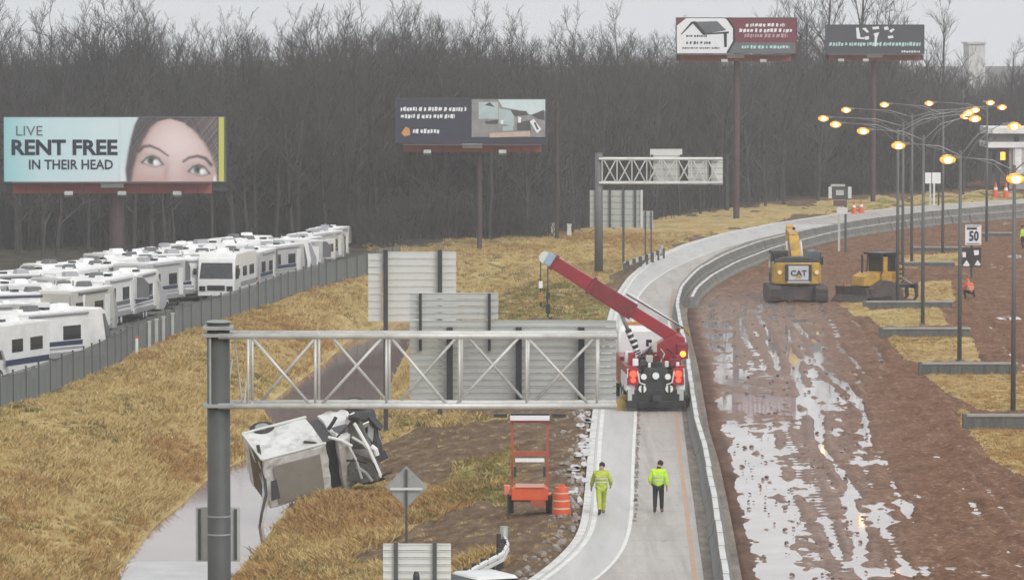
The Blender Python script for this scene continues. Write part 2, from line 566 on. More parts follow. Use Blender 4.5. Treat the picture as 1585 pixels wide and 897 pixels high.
MTAN = [[(1330, 482), (1450, 478), (1470, 503), (1360, 506)], [(1375, 522), (1500, 520), (1520, 558), (1425, 560), (1400, 555)], [(1430, 578), (1590, 576), (1600, 636), (1520, 636), (1480, 612), (1445, 590)],
        [(1500, 664), (1600, 662), (1620, 740), (1570, 735), (1525, 705)], [(1400, 440), (1470, 436), (1480, 466), (1400, 466)], [(1340, 470), (1300, 470), (1320, 490), (1345, 490)], [(1395, 395), (1490, 392), (1490, 412), (1400, 414)],
        [(1482, 630), (1500, 640), (1500, 665), (1485, 660)]]


mud_relief.q = -.02


def blur_poly(U, V, polys, X, Y, amp=26):
    u = U + amp * fbm(X * .5, Y * .12, 71, 4) * 2
    v = V + amp * .6 * fbm(X * .5 + 40, Y * .12, 73, 4) * 2
    r = np.zeros(U.shape, bool)
    for p in polys:
        r |= inpoly(u, v, p)
    return r.astype(float)


def surface(X, Y):
    z = base_height(X, Y)
    for _ in range(1):
        U, V = project(X, np.maximum(Y, 30), z)
    xf, xl, xr = xat(FENCE, Y), xat(WL, Y), xat(WR, Y)
    rl, rr = xat(ROADL, Y), xat(BARR, Y)
    lbank = ((X > xf + .1) & (X < (xl + xr) / 2)).astype(float) * (Y < 345)
    near_r = sstep(.6, 1.6, X - rr) * (Y < 480) * (Y > 60)
    mz, pud, wz = mud_relief(X, Y, U, V)
    tan = np.maximum(lbank, blur_poly(U, V, TAN, X, Y) * (X < rl + .2))
    mt = blur_poly(U, V, MTAN, X, Y, 8) * (X > rr)
    grn = blur_poly(U, V, GREEN, X, Y, 30) * (X < rl + .2)
    wood = ((Y > xat(WOODY, X)) | ((X < xf) & (Y > 316))).astype(float)
    lot = ((X < xf + .1) & (Y < 318)).astype(float)
    # relief
    flow = fbm(X * .14 + .02 * Y, Y * .1, 3, 3)
    z = z + lbank * np.clip((X - xf) / 3, 0, 1) * np.clip((xl - X) / 2.0, 0, 1) * (.55 * flow + .3 * fbm(X * .6, Y * .16, 9, 3))
    verge = ((X > xr) & (X < rl - .3) & (Y < 480)).astype(float)
    z = z + verge * np.clip((X - xr) / 2, 0, 1) * np.clip((rl - .3 - X) / 1.2, 0, 1) * (.35 * fbm(X * .35, Y * .08, 17, 4) + .1 * fbm(X * 1.6, Y * .4, 19, 3))
    mudm = near_r * (1 - mt * .9)
    z = z + near_r * ((1 - mt) * mz + mt * (.03 + .12 * fbm(X, Y * .3, 23, 3)))
    z = z - .05 * ((X > rl - .5) & (X < rr + .6))
    z = np.where((Y > 480) & (X > -60), z, z)
    return z, dict(tan=np.clip(tan + mt, 0, 1), green=grn, mud=mudm, wood=wood, lot=lot, verge=verge * (1 - np.clip(tan + grn, 0, 1)), wet=np.clip(pud * near_r, 0, 1), gloss=np.clip(wz * mudm, 0, 1))


WOODLINE = [(-900, 400), (-100, 400), (0, 400), (300, 386), (540, 381), (600, 386), (760, 379), (860, 364), (905, 353), (1000, 340), (1100, 326), (1200, 312), (1300, 303), (1400, 300), (1460, 296), (1510, 280), (1600, 270), (2600, 262)]
_w = np.array([[v.x, v.y] for v in (G(a, b) for a, b in WOODLINE)])


class _WY(np.ndarray):
    pass


WOODY = np.stack([_w[:, 1], _w[:, 0]], 1)      # xat(WOODY, X) -> Y of the wood's front edge


def ground_mesh():
    ys = [-300.0, -100.0, 0.0, 40.0, 70.0, 90.0, 104.0]
    y = 110.0
    while y < 520:
        ys.append(y)
        y += max(.3, y * y / 120450 * 1.35)
    ys += [560, 620, 700, 800, 950, 1200, 1600, 2100]
    us = list(np.arange(-.135, .1351, .00042))
    ext = [.15, .18, .25, .4, .8, 1.6, 4, 12, 40]
    us = [-e for e in reversed(ext)] + us + ext
    ys, us = np.array(ys), np.array(us)
    Y = np.repeat(ys[:, None], len(us), 1)
    X = np.clip(us[None, :] * np.maximum(Y, 60), -2100, 2100)
    Z, ms = surface(X, Y)
    ny, nx = X.shape
    co = np.stack([X, Y, Z], -1).reshape(-1, 3)
    me = bpy.data.meshes.new('ground')
    idx = np.arange(ny * nx).reshape(ny, nx)
    q = np.stack([idx[:-1, :-1], idx[:-1, 1:], idx[1:, 1:], idx[1:, :-1]], -1).reshape(-1, 4)
    me.vertices.add(len(co))
    me.vertices.foreach_set('co', co.ravel())
    me.loops.add(q.size)
    me.loops.foreach_set('vertex_index', q.ravel().astype(np.int32))
    me.polygons.add(len(q))
    me.polygons.foreach_set('loop_start', np.arange(0, q.size, 4, dtype=np.int32))
    me.polygons.foreach_set('loop_total', np.full(len(q), 4, np.int32))
    me.polygons.foreach_set('use_smooth', np.ones(len(q), bool))
    me.update(calc_edges=True)
    for k, a in ms.items():
        at = me.attributes.new(k, 'FLOAT', 'POINT')
        at.data.foreach_set('value', np.broadcast_to(a, X.shape).astype(np.float32).ravel())
    return me


def ground_material():
    m = bpy.data.materials.new('ground')
    m.use_nodes = True
    t = m.node_tree
    b = t.nodes['Principled BSDF']
    L = t.links.new
    geo = t.nodes.new('ShaderNodeNewGeometry')

    def noise(scale, detail=5, st=(1, 1, 1), rough=.6):
        mp = t.nodes.new('ShaderNodeMapping')
        mp.inputs['Scale'].default_value = st
        L(geo.outputs['Position'], mp.inputs['Vector'])
        n = t.nodes.new('ShaderNodeTexNoise')
        n.inputs['Scale'].default_value = scale
        n.inputs['Detail'].default_value = detail
        n.inputs['Roughness'].default_value = rough
        L(mp.outputs[0], n.inputs['Vector'])
        return n.outputs['Fac']

    def ramp(fac, stops):
        r = t.nodes.new('ShaderNodeValToRGB')
        e = r.color_ramp.elements
        e[0].position, e[0].color = stops[0][0], tuple(stops[0][1]) + (1,)
        e[1].position, e[1].color = stops[-1][0], tuple(stops[-1][1]) + (1,)
        for p, c in stops[1:-1]:
            x = e.new(p)
            x.color = tuple(c) + (1,)
        L(fac, r.inputs['Fac'])
        return r.outputs['Color']

    def attr(n):
        a = t.nodes.new('ShaderNodeAttribute')
        a.attribute_name = n
        return a.outputs['Fac']

    def mix(f, a, c):
        x = t.nodes.new('ShaderNodeMix')
        x.data_type = 'RGBA'
        L(f, x.inputs['Factor'])
        L(a, x.inputs['A'])
        L(c, x.inputs['B'])
        return x.outputs['Result']

    def soft(f, n, k=1.6):
        """attribute edge broken up by noise"""
        a = t.nodes.new('ShaderNodeMath')
        a.operation = 'MULTIPLY_ADD'
        L(n, a.inputs[0])
        a.inputs[1].default_value = .9
        L(f, a.inputs[2])
        r = t.nodes.new('ShaderNodeMapRange')
        r.inputs['From Min'].default_value = .75
        r.inputs['From Max'].default_value = 1.1
        L(a.outputs[0], r.inputs['Value'])
        return r.outputs['Result']
    nl, nm, nf = noise(.16, 6, (1, .4, 1), .7), noise(.9, 6, (1, .35, 1)), noise(5, 5, (1, .5, 1))
    earth = ramp(nm, [(.25, (.075, .045, .034)), (.5, (.135, .082, .062)), (.75, (.2, .13, .1))])
    lotc = ramp(nm, [(.3, (.1, .1, .1)), (.7, (.2, .2, .195))])
    tanc = ramp(nm, [(.22, (.22, .15, .065)), (.45, (.45, .34, .17)), (.6, (.57, .45, .24)), (.8, (.63, .52, .31))])
    tan2 = ramp(nl, [(.32, (.22, .16, .055)), (.42, (.36, .22, .09)), (.5, (.5, .37, .16)), (.58, (.3, .25, .09)), (.66, (.48, .36, .16)), (.76, (.58, .46, .24))])
    tanm = t.nodes.new('ShaderNodeMix')
    tanm.data_type = 'RGBA'
    tanm.inputs['Factor'].default_value = .55
    L(tanc, tanm.inputs['A'])
    L(tan2, tanm.inputs['B'])
    grn = ramp(nm, [(.3, (.14, .13, .04)), (.7, (.36, .31, .12))])
    mud0 = ramp(nm, [(.25, (.1, .054, .034)), (.48, (.19, .105, .067)), (.62, (.26, .155, .105)), (.75, (.42, .29, .22))])
    glint_fleck = noise(3.2, 5, (1, .8, 1), .8)
    mudf = ramp(glint_fleck, [(.32, (.04, .02, .012)), (.46, (.165, .09, .056)), (.56, (.235, .137, .09)), (.66, (.56, .42, .34))])  # wet glints and ridge shade put into the mud colour as flecks
    mm2 = t.nodes.new('ShaderNodeMix')
    mm2.data_type = 'RGBA'
    mm2.inputs['Factor'].default_value = .5
    L(mud0, mm2.inputs['A'])
    L(mudf, mm2.inputs['B'])
    mud = mm2.outputs['Result']
    vfl = noise(1.7, 6, (1, .3, 1), .75)
    verge = ramp(vfl, [(.25, (.07, .045, .03)), (.45, (.15, .1, .066)), (.58, (.2, .145, .095)), (.68, (.4, .31, .17)), (.8, (.5, .4, .24))])
    litter = ramp(nm, [(.3, (.05, .045, .038)), (.7, (.12, .105, .085))])
    c = mix(attr('lot'), earth, lotc)
    c = mix(attr('verge'), c, verge)
    c = mix(soft(attr('mud'), nm), c, mud)
    c = mix(soft(attr('tan'), nm), c, tanm.outputs['Result'])
    c = mix(soft(attr('green'), nm), c, grn)
    c = mix(attr('wood'), c, litter)
    L(c, b.inputs['Base Color'])
    # wet mud is glossy, everything else is dull
    rr = t.nodes.new('ShaderNodeMapRange')
    L(attr('gloss'), rr.inputs['Value'])
    rr.inputs['To Min'].default_value = .95
    rr.inputs['To Max'].default_value = .45
    L(rr.outputs['Result'], b.inputs['Roughness'])
    sp = t.nodes.new('ShaderNodeMapRange')
    L(attr('gloss'), sp.inputs['Value'])
    sp.inputs['To Min'].default_value = .0
    sp.inputs['To Max'].default_value = .18
    L(sp.outputs['Result'], b.inputs['Specular IOR Level'])
    bp = t.nodes.new('ShaderNodeBump')
    bp.inputs['Strength'].default_value = .9
    bp.inputs['Distance'].default_value = .12
    L(nf, bp.inputs['Height'])
    L(bp.outputs[0], b.inputs['Normal'])
    return m


gm = ground_mesh()
gm.materials.append(ground_material())
ground = link('ground', gm, None, 'structure')


def water_mat(name, col, rough, bump, scale):
    m = mat(name, col, rough, 0, .25, .25)
    b = m.node_tree.nodes['Principled BSDF']
    b.inputs['IOR'].default_value = 1.33
    t = m.node_tree
    tc = t.nodes.new('ShaderNodeTexCoord')
    n = t.nodes.new('ShaderNodeTexNoise')
    n.inputs['Scale'].default_value = scale
    n.inputs['Detail'].default_value = 3
    t.links.new(tc.outputs['Object'], n.inputs['Vector'])
    bp = t.nodes.new('ShaderNodeBump')
    bp.inputs['Strength'].default_value = bump
    bp.inputs['Distance'].default_value = .02
    t.links.new(n.outputs['Fac'], bp.inputs['Height'])
    t.links.new(bp.outputs[0], b.inputs['Normal'])
    return m


DITCHW = water_mat('muddy_ditch_water', (.26, .19, .17), .04, .06, 2.5)
PUDW = water_mat('puddle_water', (.44, .39, .365), .03, .03, 3)
mb = MB()
Ys = np.arange(60, 372, 3.0)
for k in range(len(Ys) - 1):
    y0, y1 = Ys[k], Ys[k + 1]
    a0, a1 = float(xat(WL, y0)) - 2.5, float(xat(WL, y1)) - 2.5
    b0, b1 = float(xat(WR, y0)) + 2.5, float(xat(WR, y1)) + 2.5
    mb.add([(a0, y0, ZW), (b0, y0, ZW), (b1, y1, ZW), (a1, y1, ZW)], [(0, 1, 2, 3)])
mb.build('ditch_water', DITCHW, None, kind='structure')
mb = MB()
ap_ = [G(a, b, ZW + .07) for a, b in ((172, 935), (196, 872), (212, 868), (330, 867), (352, 880), (352, 935))]
mb.prism([(v.x, v.y) for v in ap_], ZW + .07, ZW - .25, 'z')
mb.build('concrete_apron', mat('wet_pale_concrete', (.46, .46, .45), .35, 0, .15, .8, dirt=(.3, .27, .24), damt=.5), None, kind='structure', bevel=.03)
mb = MB()
Ys = np.arange(100, 430, 3.0)
for k in range(len(Ys) - 1):
    y0, y1 = Ys[k], Ys[k + 1]
    a0, a1 = float(xat(BARR, y0)) + .9, float(xat(BARR, y1)) + .9
    mb.add([(a0, y0, -.075), (a0 + 32, y0, -.075), (a1 + 32, y1, -.075), (a1, y1, -.075)], [(0, 1, 2, 3)])
mb.build('puddle_water', PUDW, None, kind='structure')


# ------------------------------------------------------------------ road, markings
def ribbon(name, m, L0, L1, z, ya, yb, step=2.0, o0=0.0, o1=0.0, kind='structure', thick=0.0):
    mb = MB()
    Y = np.arange(ya, yb, step)
    A, B = xat(L0, Y) + o0, xat(L1, Y) + o1
    for k in range(len(Y) - 1):
        mb.add([(A[k], Y[k], z), (B[k], Y[k], z), (B[k + 1], Y[k + 1], z), (A[k + 1], Y[k + 1], z)], [(0, 1, 2, 3)])
    if thick:
        for (P, s) in ((A, 0), (B, 1)):
            for k in range(len(Y) - 1):
                mb.add([(P[k], Y[k], z), (P[k], Y[k], z - thick), (P[k + 1], Y[k + 1], z - thick), (P[k + 1], Y[k + 1], z)], [(0, 1, 2, 3)])
    return mb.build(name, m, None, kind=kind, fix=False)


def road_material():
    m = mat('road_concrete', (.44, .405, .365), .5, 0, .1, .5, stretch=(2.5, .2, 1), bump=.15, bscale=30, dirt=(.24, .22, .2), dscale=.45, damt=.55, spec=.55)
    t = m.node_tree
    b = t.nodes['Principled BSDF']
    src = b.inputs['Base Color'].links[0].from_socket
    geo = t.nodes.new('ShaderNodeNewGeometry')
    sx = t.nodes.new('ShaderNodeSeparateXYZ')
    t.links.new(geo.outputs['Position'], sx.inputs[0])
    def band(scale, st, p0, p1, amt, col, src):
        tc = t.nodes.new('ShaderNodeNewGeometry')
        mp = t.nodes.new('ShaderNodeMapping')
        mp.inputs['Scale'].default_value = st
        t.links.new(tc.outputs['Position'], mp.inputs['Vector'])
        n = t.nodes.new('ShaderNodeTexNoise')
        n.inputs['Scale'].default_value = scale
        n.inputs['Detail'].default_value = 7
        n.inputs['Roughness'].default_value = .68
        t.links.new(mp.outputs[0], n.inputs['Vector'])
        r = t.nodes.new('ShaderNodeValToRGB')
        r.color_ramp.elements[0].position, r.color_ramp.elements[0].color = p0, (0, 0, 0, 1)
        r.color_ramp.elements[1].position, r.color_ramp.elements[1].color = p1, (amt, amt, amt, 1)
        t.links.new(n.outputs['Fac'], r.inputs['Fac'])
        q = t.nodes.new('ShaderNodeMix')
        q.data_type = 'RGBA'
        t.links.new(r.outputs['Color'], q.inputs['Factor'])
        t.links.new(src, q.inputs['A'])
        q.inputs['B'].default_value = col + (1,)
        return q.outputs['Result']
    src = band(1.0, (2.2, .035, 1), .52, .7, .5, (.2, .165, .135), src)      # tyre-borne mud along the lane
    src = band(.35, (.7, .3, 1), .54, .62, .35, (.5, .45, .4), src)          # dried silt patches
    src = band(2.5, (1, .25, 1), .6, .68, .5, (.16, .14, .125), src)         # blots
    a = t.nodes.new('ShaderNodeMath')      # slab joints every 4.6 m
    a.operation = 'PINGPONG'
    a.inputs[1].default_value = 2.3
    t.links.new(sx.outputs['Y'], a.inputs[0])
    l = t.nodes.new('ShaderNodeMath')
    l.operation = 'LESS_THAN'
    l.inputs[1].default_value = .05
    t.links.new(a.outputs[0], l.inputs[0])
    k = t.nodes.new('ShaderNodeMath')
    k.operation = 'MULTIPLY'
    k.inputs[1].default_value = .35
    t.links.new(l.outputs[0], k.inputs[0])
    mm = t.nodes.new('ShaderNodeMix')
    mm.data_type = 'RGBA'
    t.links.new(k.outputs[0], mm.inputs['Factor'])
    t.links.new(src, mm.inputs['A'])
    mm.inputs['B'].default_value = (.12, .11, .1, 1)
    t.links.new(mm.outputs['Result'], b.inputs['Base Color'])
    return m


ROADM = road_material()
SHOULD = mat('shoulder_gravel', (.24, .205, .17), .85, 0, .4, 3, bump=.5, bscale=14, dirt=(.1, .08, .065), damt=.8, stretch=(1, .2, 1))
PAINT = mat('white_road_paint', (.74, .735, .7), .6, 0, .12, 2, dirt=(.45, .43, .39), damt=.45)
ORLINE = mat('orange_line_tape', (.5, .3, .17), .6, 0, .15, 2, dirt=(.42, .36, .3), damt=.8)
TAR = mat('joint_tar', (.2, .165, .145), .8, 0, .4, 4)
ribbon('road', ROADM, ROADL, ROADR, .02, 75, 520, thick=.2)
ribbon('road_shoulder', SHOULD, ROADR, BARR, .012, 75, 520, o0=.004, o1=.55)
ribbon('road_edge_line', PAINT, ROADL, ROADL, .026, 75, 520, o0=.1, o1=.26)
ribbon('road_kerb', CONC_W, ROADL, ROADL, .04, 75, 520, o0=-.26, o1=-.004, thick=.3)
ribbon('road_left_lane', mat('left_lane_concrete', (.52, .51, .49), .5, 0, .08, .5, stretch=(2.5, .2, 1), bump=.15, bscale=30, dirt=(.33, .32, .3), dscale=.4, damt=.5, spec=.55), ROADL, CENTRE, .0225, 75, 400, o0=.002, o1=0)
ribbon('road_centre_line', PAINT, CENTRE, CENTRE, .026, 75, 400, o0=-.06, o1=.06)
ribbon('orange_edge_line', ORLINE, ROADR, ROADR, .026, 75, 300, o0=-.34, o1=-.2)
mb = MB()
for k in range(46):                                       # ragged tar blots beside the joint between the lanes
    y = 158 + k * 1.25 + random.uniform(-.4, .4)
    x = float(xat(CENTRE, y)) + .14 + random.uniform(-.02, .03)
    wq, hq = random.uniform(.04, .1), random.uniform(.3, .8)
    mb.poly([(x - wq, y - hq, .027), (x + wq, y - hq * .7, .027), (x + wq * .7, y + hq, .027), (x - wq * .8, y + hq * .6, .027)])
mb.build('tar_joint', TAR, None, kind='structure', fix=False)


# ------------------------------------------------------------------ bare winter trees
BARK = mat('bare_bark', (.056, .053, .05), .9, 0, .3, .8)
TWIG = mat('bare_twigs', (.062, .058, .055), .9, 0, .3, .4)


def tree_meshes(seed, H):
    """trunk and crown (limbs, branches, twigs) of one bare tree"""
    r = random.Random(seed)
    tr, cr = MB(), MB()
    pts, rad = [], []
    lean = r.uniform(-.06, .06), r.uniform(-.06, .06)
    n = 6
    for i in range(n + 1):
        t = i / n
        pts.append(Vector((lean[0] * H * t + r.uniform(-.1, .1) * (t > 0), lean[1] * H * t + r.uniform(-.1, .1) * (t > 0), H * .92 * t)))
        rad.append(.2 * (1 - t) ** .8 * H / 15 + .025)
    tr.tube(pts, rad, 5)

    def grow(p, d, ln, rd, lev):
        q = [p]
        dd = d.copy()
        ns = 3 if lev < 2 else 2
        for i in range(ns):
            dd = (dd + Vector((r.uniform(-.22, .22), r.uniform(-.22, .22), r.uniform(-.06, .2)))).normalized()
            q.append(q[-1] + dd * ln / ns)
        cr.tube(q, [max(.0105 if lev > 1 else .016, rd * (1 - .75 * i / ns)) for i in range(ns + 1)], 3, caps=False)
        if lev >= 3:
            return
        k = (0, 5, 5, 0)[lev] if lev < 2 else 5
        for i in range(k):
            t = r.uniform(.25, 1.0)
            a = q[min(ns, int(t * ns))]
            b = q[min(ns, int(t * ns) + 1)]
            pp = a.lerp(b, t * ns - int(t * ns))
            ax = Vector((r.uniform(-1, 1), r.uniform(-1, 1), r.uniform(-.25, .9))).normalized()
            nd = (dd * .75 + ax * .8).normalized()
            grow(pp, nd, ln * r.uniform(.42, .62), rd * .5, lev + 1)
    nb = 13
    for i in range(nb):
        t = .22 + .78 * (i + r.random()) / nb
        k = min(n - 1, int(t * n))
        p = pts[k].lerp(pts[k + 1], t * n - k)
        a = r.uniform(0, 2 * math.pi)
        el = r.uniform(.25, .9) + .4 * t
        d = Vector((math.cos(a) * math.cos(el), math.sin(a) * math.cos(el), math.sin(el)))
        grow(p, d, H * .34 * (1.12 - t * .75), rad[k] * .5, 1)
    a = tr.v, tr.f
    mt = bpy.data.meshes.new('trunk')
    mt.from_pydata(tr.v, [], tr.f)
    mt.materials.append(BARK)
    mc = bpy.data.meshes.new('crown')
    mc.from_pydata(cr.v, [], cr.f)
    mc.materials.append(TWIG)
    # trunk and crown in one for the deep wood
    b = len(tr.v)
    mj = bpy.data.meshes.new('wood_tree')
    mj.from_pydata(tr.v + cr.v, [], tr.f + [tuple(i + b for i in f) for f in cr.f])
    mj.materials.append(TWIG)
    return mt, mc, mj


TREES = [tree_meshes(100 + i, h) for i, h in enumerate((14.5, 13.0, 15.5, 12.0, 16.0, 13.5))]


def brush_mesh(seed):
    r = random.Random(seed)
    m = MB()
    for i in range(46):
        p = Vector((r.gauss(0, .8), r.gauss(0, .8), 0))
        q = p + Vector((r.gauss(0, .7), r.gauss(0, .7), r.uniform(1.2, 3.6)))
        mid = p.lerp(q, .5) + Vector((r.gauss(0, .2), r.gauss(0, .2), 0))
        m.tube([p, mid, q], [.03, .022, .012], 3, caps=False)
        for k in range(4):
            s = mid.lerp(q, r.random())
            m.tube([s, s + Vector((r.gauss(0, .45), r.gauss(0, .45), r.uniform(.1, .7)))], [.016, .01], 3, caps=False)
    me = bpy.data.meshes.new('brush')
    me.from_pydata(m.v, [], m.f)
    me.materials.append(TWIG)
    return me


def hidden_collection(name, meshes):
    c = bpy.data.collections.new(name)
    for i, me in enumerate(meshes):
        c.objects.link(bpy.data.objects.new('%s_%02d' % (name, i), me))
    return c


def scatter(name, coll, pts, idx, rot, scl, label, cat, material=None):
    """one stuff object: points carrying instances of the collection's meshes"""
    me = bpy.data.meshes.new(name)
    me.from_pydata([tuple(p) for p in pts], [], [])
    for k, ty, v in (('pick', 'INT', idx), ('turn', 'FLOAT_VECTOR', rot), ('size', 'FLOAT_VECTOR', scl)):
        a = me.attributes.new(k, ty, 'POINT')
        a.data.foreach_set('value' if ty == 'INT' else 'vector', np.asarray(v, np.int32 if ty == 'INT' else np.float32).ravel())
    o = link(name, me, None, 'stuff')
    o['label'], o['category'] = label, cat
    g = bpy.data.node_groups.new(name, 'GeometryNodeTree')
    g.interface.new_socket('Geometry', in_out='INPUT', socket_type='NodeSocketGeometry')
    g.interface.new_socket('Geometry', in_out='OUTPUT', socket_type='NodeSocketGeometry')
    gi, go = g.nodes.new('NodeGroupInput'), g.nodes.new('NodeGroupOutput')
    ci = g.nodes.new('GeometryNodeCollectionInfo')
    ci.inputs['Collection'].default_value = coll
    ci.inputs['Separate Children'].default_value = True
    ci.inputs['Reset Children'].default_value = True
    ip = g.nodes.new('GeometryNodeInstanceOnPoints')
    ip.inputs['Pick Instance'].default_value = True
    L = g.links.new

    def at(n, ty):
        a = g.nodes.new('GeometryNodeInputNamedAttribute')
        a.data_type = ty
        a.inputs['Name'].default_value = n
        return a.outputs['Attribute']
    L(gi.outputs[0], ip.inputs['Points'])
    L(ci.outputs[0], ip.inputs['Instance'])
    L(at('pick', 'INT'), ip.inputs['Instance Index'])
    L(at('turn', 'FLOAT_VECTOR'), ip.inputs['Rotation'])
    L(at('size', 'FLOAT_VECTOR'), ip.inputs['Scale'])
    L(ip.outputs[0], go.inputs[0])
    md = o.modifiers.new('scatter', 'NODES')
    md.node_group = g
    return o


def wood_front(x):
    return float(xat(WOODY, x))


wc = hidden_collection('wood_tree', [t[2] for t in TREES] + [brush_mesh(i) for i in range(3)])
P, I, T, Z = [], [], [], []
tries = 0
while len(P) < 2300 and tries < 30000:
    tries += 1
    y = random.uniform(352, 640)
    x = random.uniform(-.16 * y - 6, .16 * y + 8)
    yf = wood_front(x)
    dpt = y - yf
    if dpt < 2 or dpt > 175 or random.random() < dpt / 260:
        continue
    px = PW / 2 + F * x / y
    if (px > 1512 and y < 520) or (600 < px < 860 and y < 372) or (1280 < px < 1428 and y < 462) or (1050 < px < 1236 and y < 428):
        continue
    brush = dpt < 40 and random.random() < .5
    P.append((x, y, -.15))
    if brush:
        I.append(6 + random.randrange(3))
        s = random.uniform(.8, 1.5)
    else:
        I.append(random.randrange(6))
        lim = 1.0
        px = PW / 2 + F * x / y
        if px < 820:
            lim = 1.07
        if px > 1400:
            lim = .74
        s = (.78 + .3 * vnoise(np.array(x * .09), np.array(y * .05), 5)) * random.uniform(.86, 1.06) * lim * (.88 + .12 * min(1, dpt / 30))
    T.append((0, 0, random.uniform(0, 6.28)))
    Z.append((s * 1.05, s * 1.05, s))
scatter('bare_wood', wc, P, I, T, Z, 'dense mass of bare grey winter woodland behind the lot and highway', 'woodland')

# trees one can tell apart: the front row of the wood, and the tall ones on the skyline by the billboards
first = {}


def put_tree(px, dist, k, s, label, group):
    key = (k,)
    x = (px - PW / 2) / F * dist
    if key not in first:
        t = thing('bare_tree', label, 'tree', (x, dist, -.1), random.uniform(0, 6.28), group)
        link('trunk', TREES[k][0], t)
        link('crown', TREES[k][1], t)
        first[key] = t
    else:
        t = dup(first[key], None, (x, dist, -.1), random.uniform(0, 6.28), label, group)
    t.scale = (s * .95, s * .95, s)
    return t


for i, (px, dist, s) in enumerate([(1228, 500, 1.42), (1252, 510, 1.5), (1272, 496, 1.55), (1296, 515, 1.6), (1320, 505, 1.55), (1345, 512, 1.5), (1372, 505, 1.42), (1392, 520, 1.3), (1210, 530, 1.3), (1440, 560, 1.22), (1462, 565, 1.25), (1560, 570, 1.12)]):
    put_tree(px, dist, i % 6, s, 'tall bare tree rising above the skyline around the right hand billboards', 'tall bare trees on the skyline')
for i in range(44):
    px = -10 + i * 1600 / 44 + random.uniform(-14, 14)
    x = (px - PW / 2) / F * 380
    d = wood_front(x) + random.uniform(1, 5)
    if px > 1500 or 600 < px < 860 or 1280 < px < 1428:
        continue
    put_tree(px, d, random.randrange(6), random.uniform(.72, 1.0), 'bare grey tree in the front edge of the woodland', 'bare trees along the front of the wood')

# ------------------------------------------------------------------ dry grass
STRAW = mat('dry_grass', (.47, .34, .14), .9, 0, .4, .35, spec=.1)
STRAW2 = mat('dry_grass_pale', (.58, .45, .22), .9, 0, .3, .35, spec=.1)
RUST = mat('dry_grass_rust', (.4, .25, .1), .9, 0, .35, .35, spec=.1)
OLIVE = mat('olive_grass_and_shade', (.2, .165, .055), .9, 0, .35, .35, spec=.1)  # olive of the green patches, darkened to serve the shaded folds too


def tuft(seed, h, m):
    r = random.Random(seed)
    b = MB()
    lean = Vector((r.uniform(-.5, .5), r.uniform(-.5, .5), 0))
    for i in range(22):
        p = Vector((r.gauss(0, .14), r.gauss(0, .14), -.05))
        t = p + lean * h * r.uniform(.4, 1.2) + Vector((r.gauss(0, .16), r.gauss(0, .16), h * r.uniform(.5, 1.0)))
        mid = p.lerp(t, .5) + Vector((0, 0, h * .14))
        a = r.uniform(0, 3.14)
        w_ = Vector((math.cos(a), math.sin(a), 0)) * r.uniform(.012, .022)
        b.add([p - w_, p + w_, mid + w_ * .8, mid - w_ * .8, t], [(0, 1, 2, 3), (3, 2, 4)])
    me = bpy.data.meshes.new('tuft')
    me.from_pydata(b.v, [], b.f)
    me.materials.append(m)
    return me


gc = hidden_collection('grass_tuft', [tuft(i, .3, (STRAW, STRAW2, STRAW, STRAW2, RUST, RUST, OLIVE, OLIVE)[i]) for i in range(8)])
N = 190000
yy = 120 + (380 - 120) * rng.random(N) ** 1.5
uu = rng.uniform(-.125, .12, N)
xx = uu * yy
zz, ms = surface(xx, yy)
cl = fbm(xx * .5, yy * .14, 55, 3) + .5
pt = ms['tan'] * (.25 + .9 * cl) + ms['green'] * .35 + ms['verge'] * .05 * cl
pt = np.where((xx > xat(WL, yy) - .3) & (xx < xat(WR, yy) + .3) & (yy < 300), 0, pt)
pt = np.where((xx > xat(ROADL, yy) - .4) & (xx < xat(BARR, yy) + 1.2), 0, pt)
keep = rng.random(N) < pt
xx, yy, zz, cl = xx[keep], yy[keep], zz[keep], cl[keep]
gr = ms['green'][keep]
fold_shade = np.abs(fbm(xx * .16 + .035 * yy, yy * .1, 131, 3)) < .03  # bands of darker tufts, putting the shade of folds into the grass colour
kind = np.where((rng.random(len(xx)) < gr * .8) | (fold_shade & (rng.random(len(xx)) < .75)), 6 + rng.integers(0, 2, len(xx)), np.where(fbm(xx * .22, yy * .07, 91, 3) + rng.normal(0, .08, len(xx)) > .1, 4 + rng.integers(0, 2, len(xx)), rng.integers(0, 4, len(xx))))
sc = rng.uniform(.6, 1.35, len(xx)) * (.55 + .8 * cl) * np.where(kind > 5, .7, 1) * np.where(ms['verge'][keep] > .5, .5, 1) * np.where(xx > xat(BARR, yy), .5, 1)
scatter('dry_grass', gc, np.stack([xx, yy, zz - .02], 1), kind, np.stack([0 * xx, 0 * xx, rng.uniform(0, 6.28, len(xx))], 1), np.stack([sc, sc, sc], 1),
        'tan dry winter grass covering the ditch banks and median patches', 'grass')


# ------------------------------------------------------------------ billboards
def zof(d, py):
    return D(PW / 2, py, d).z


def xof(d, px, py=300):
    return D(px, py, d).x


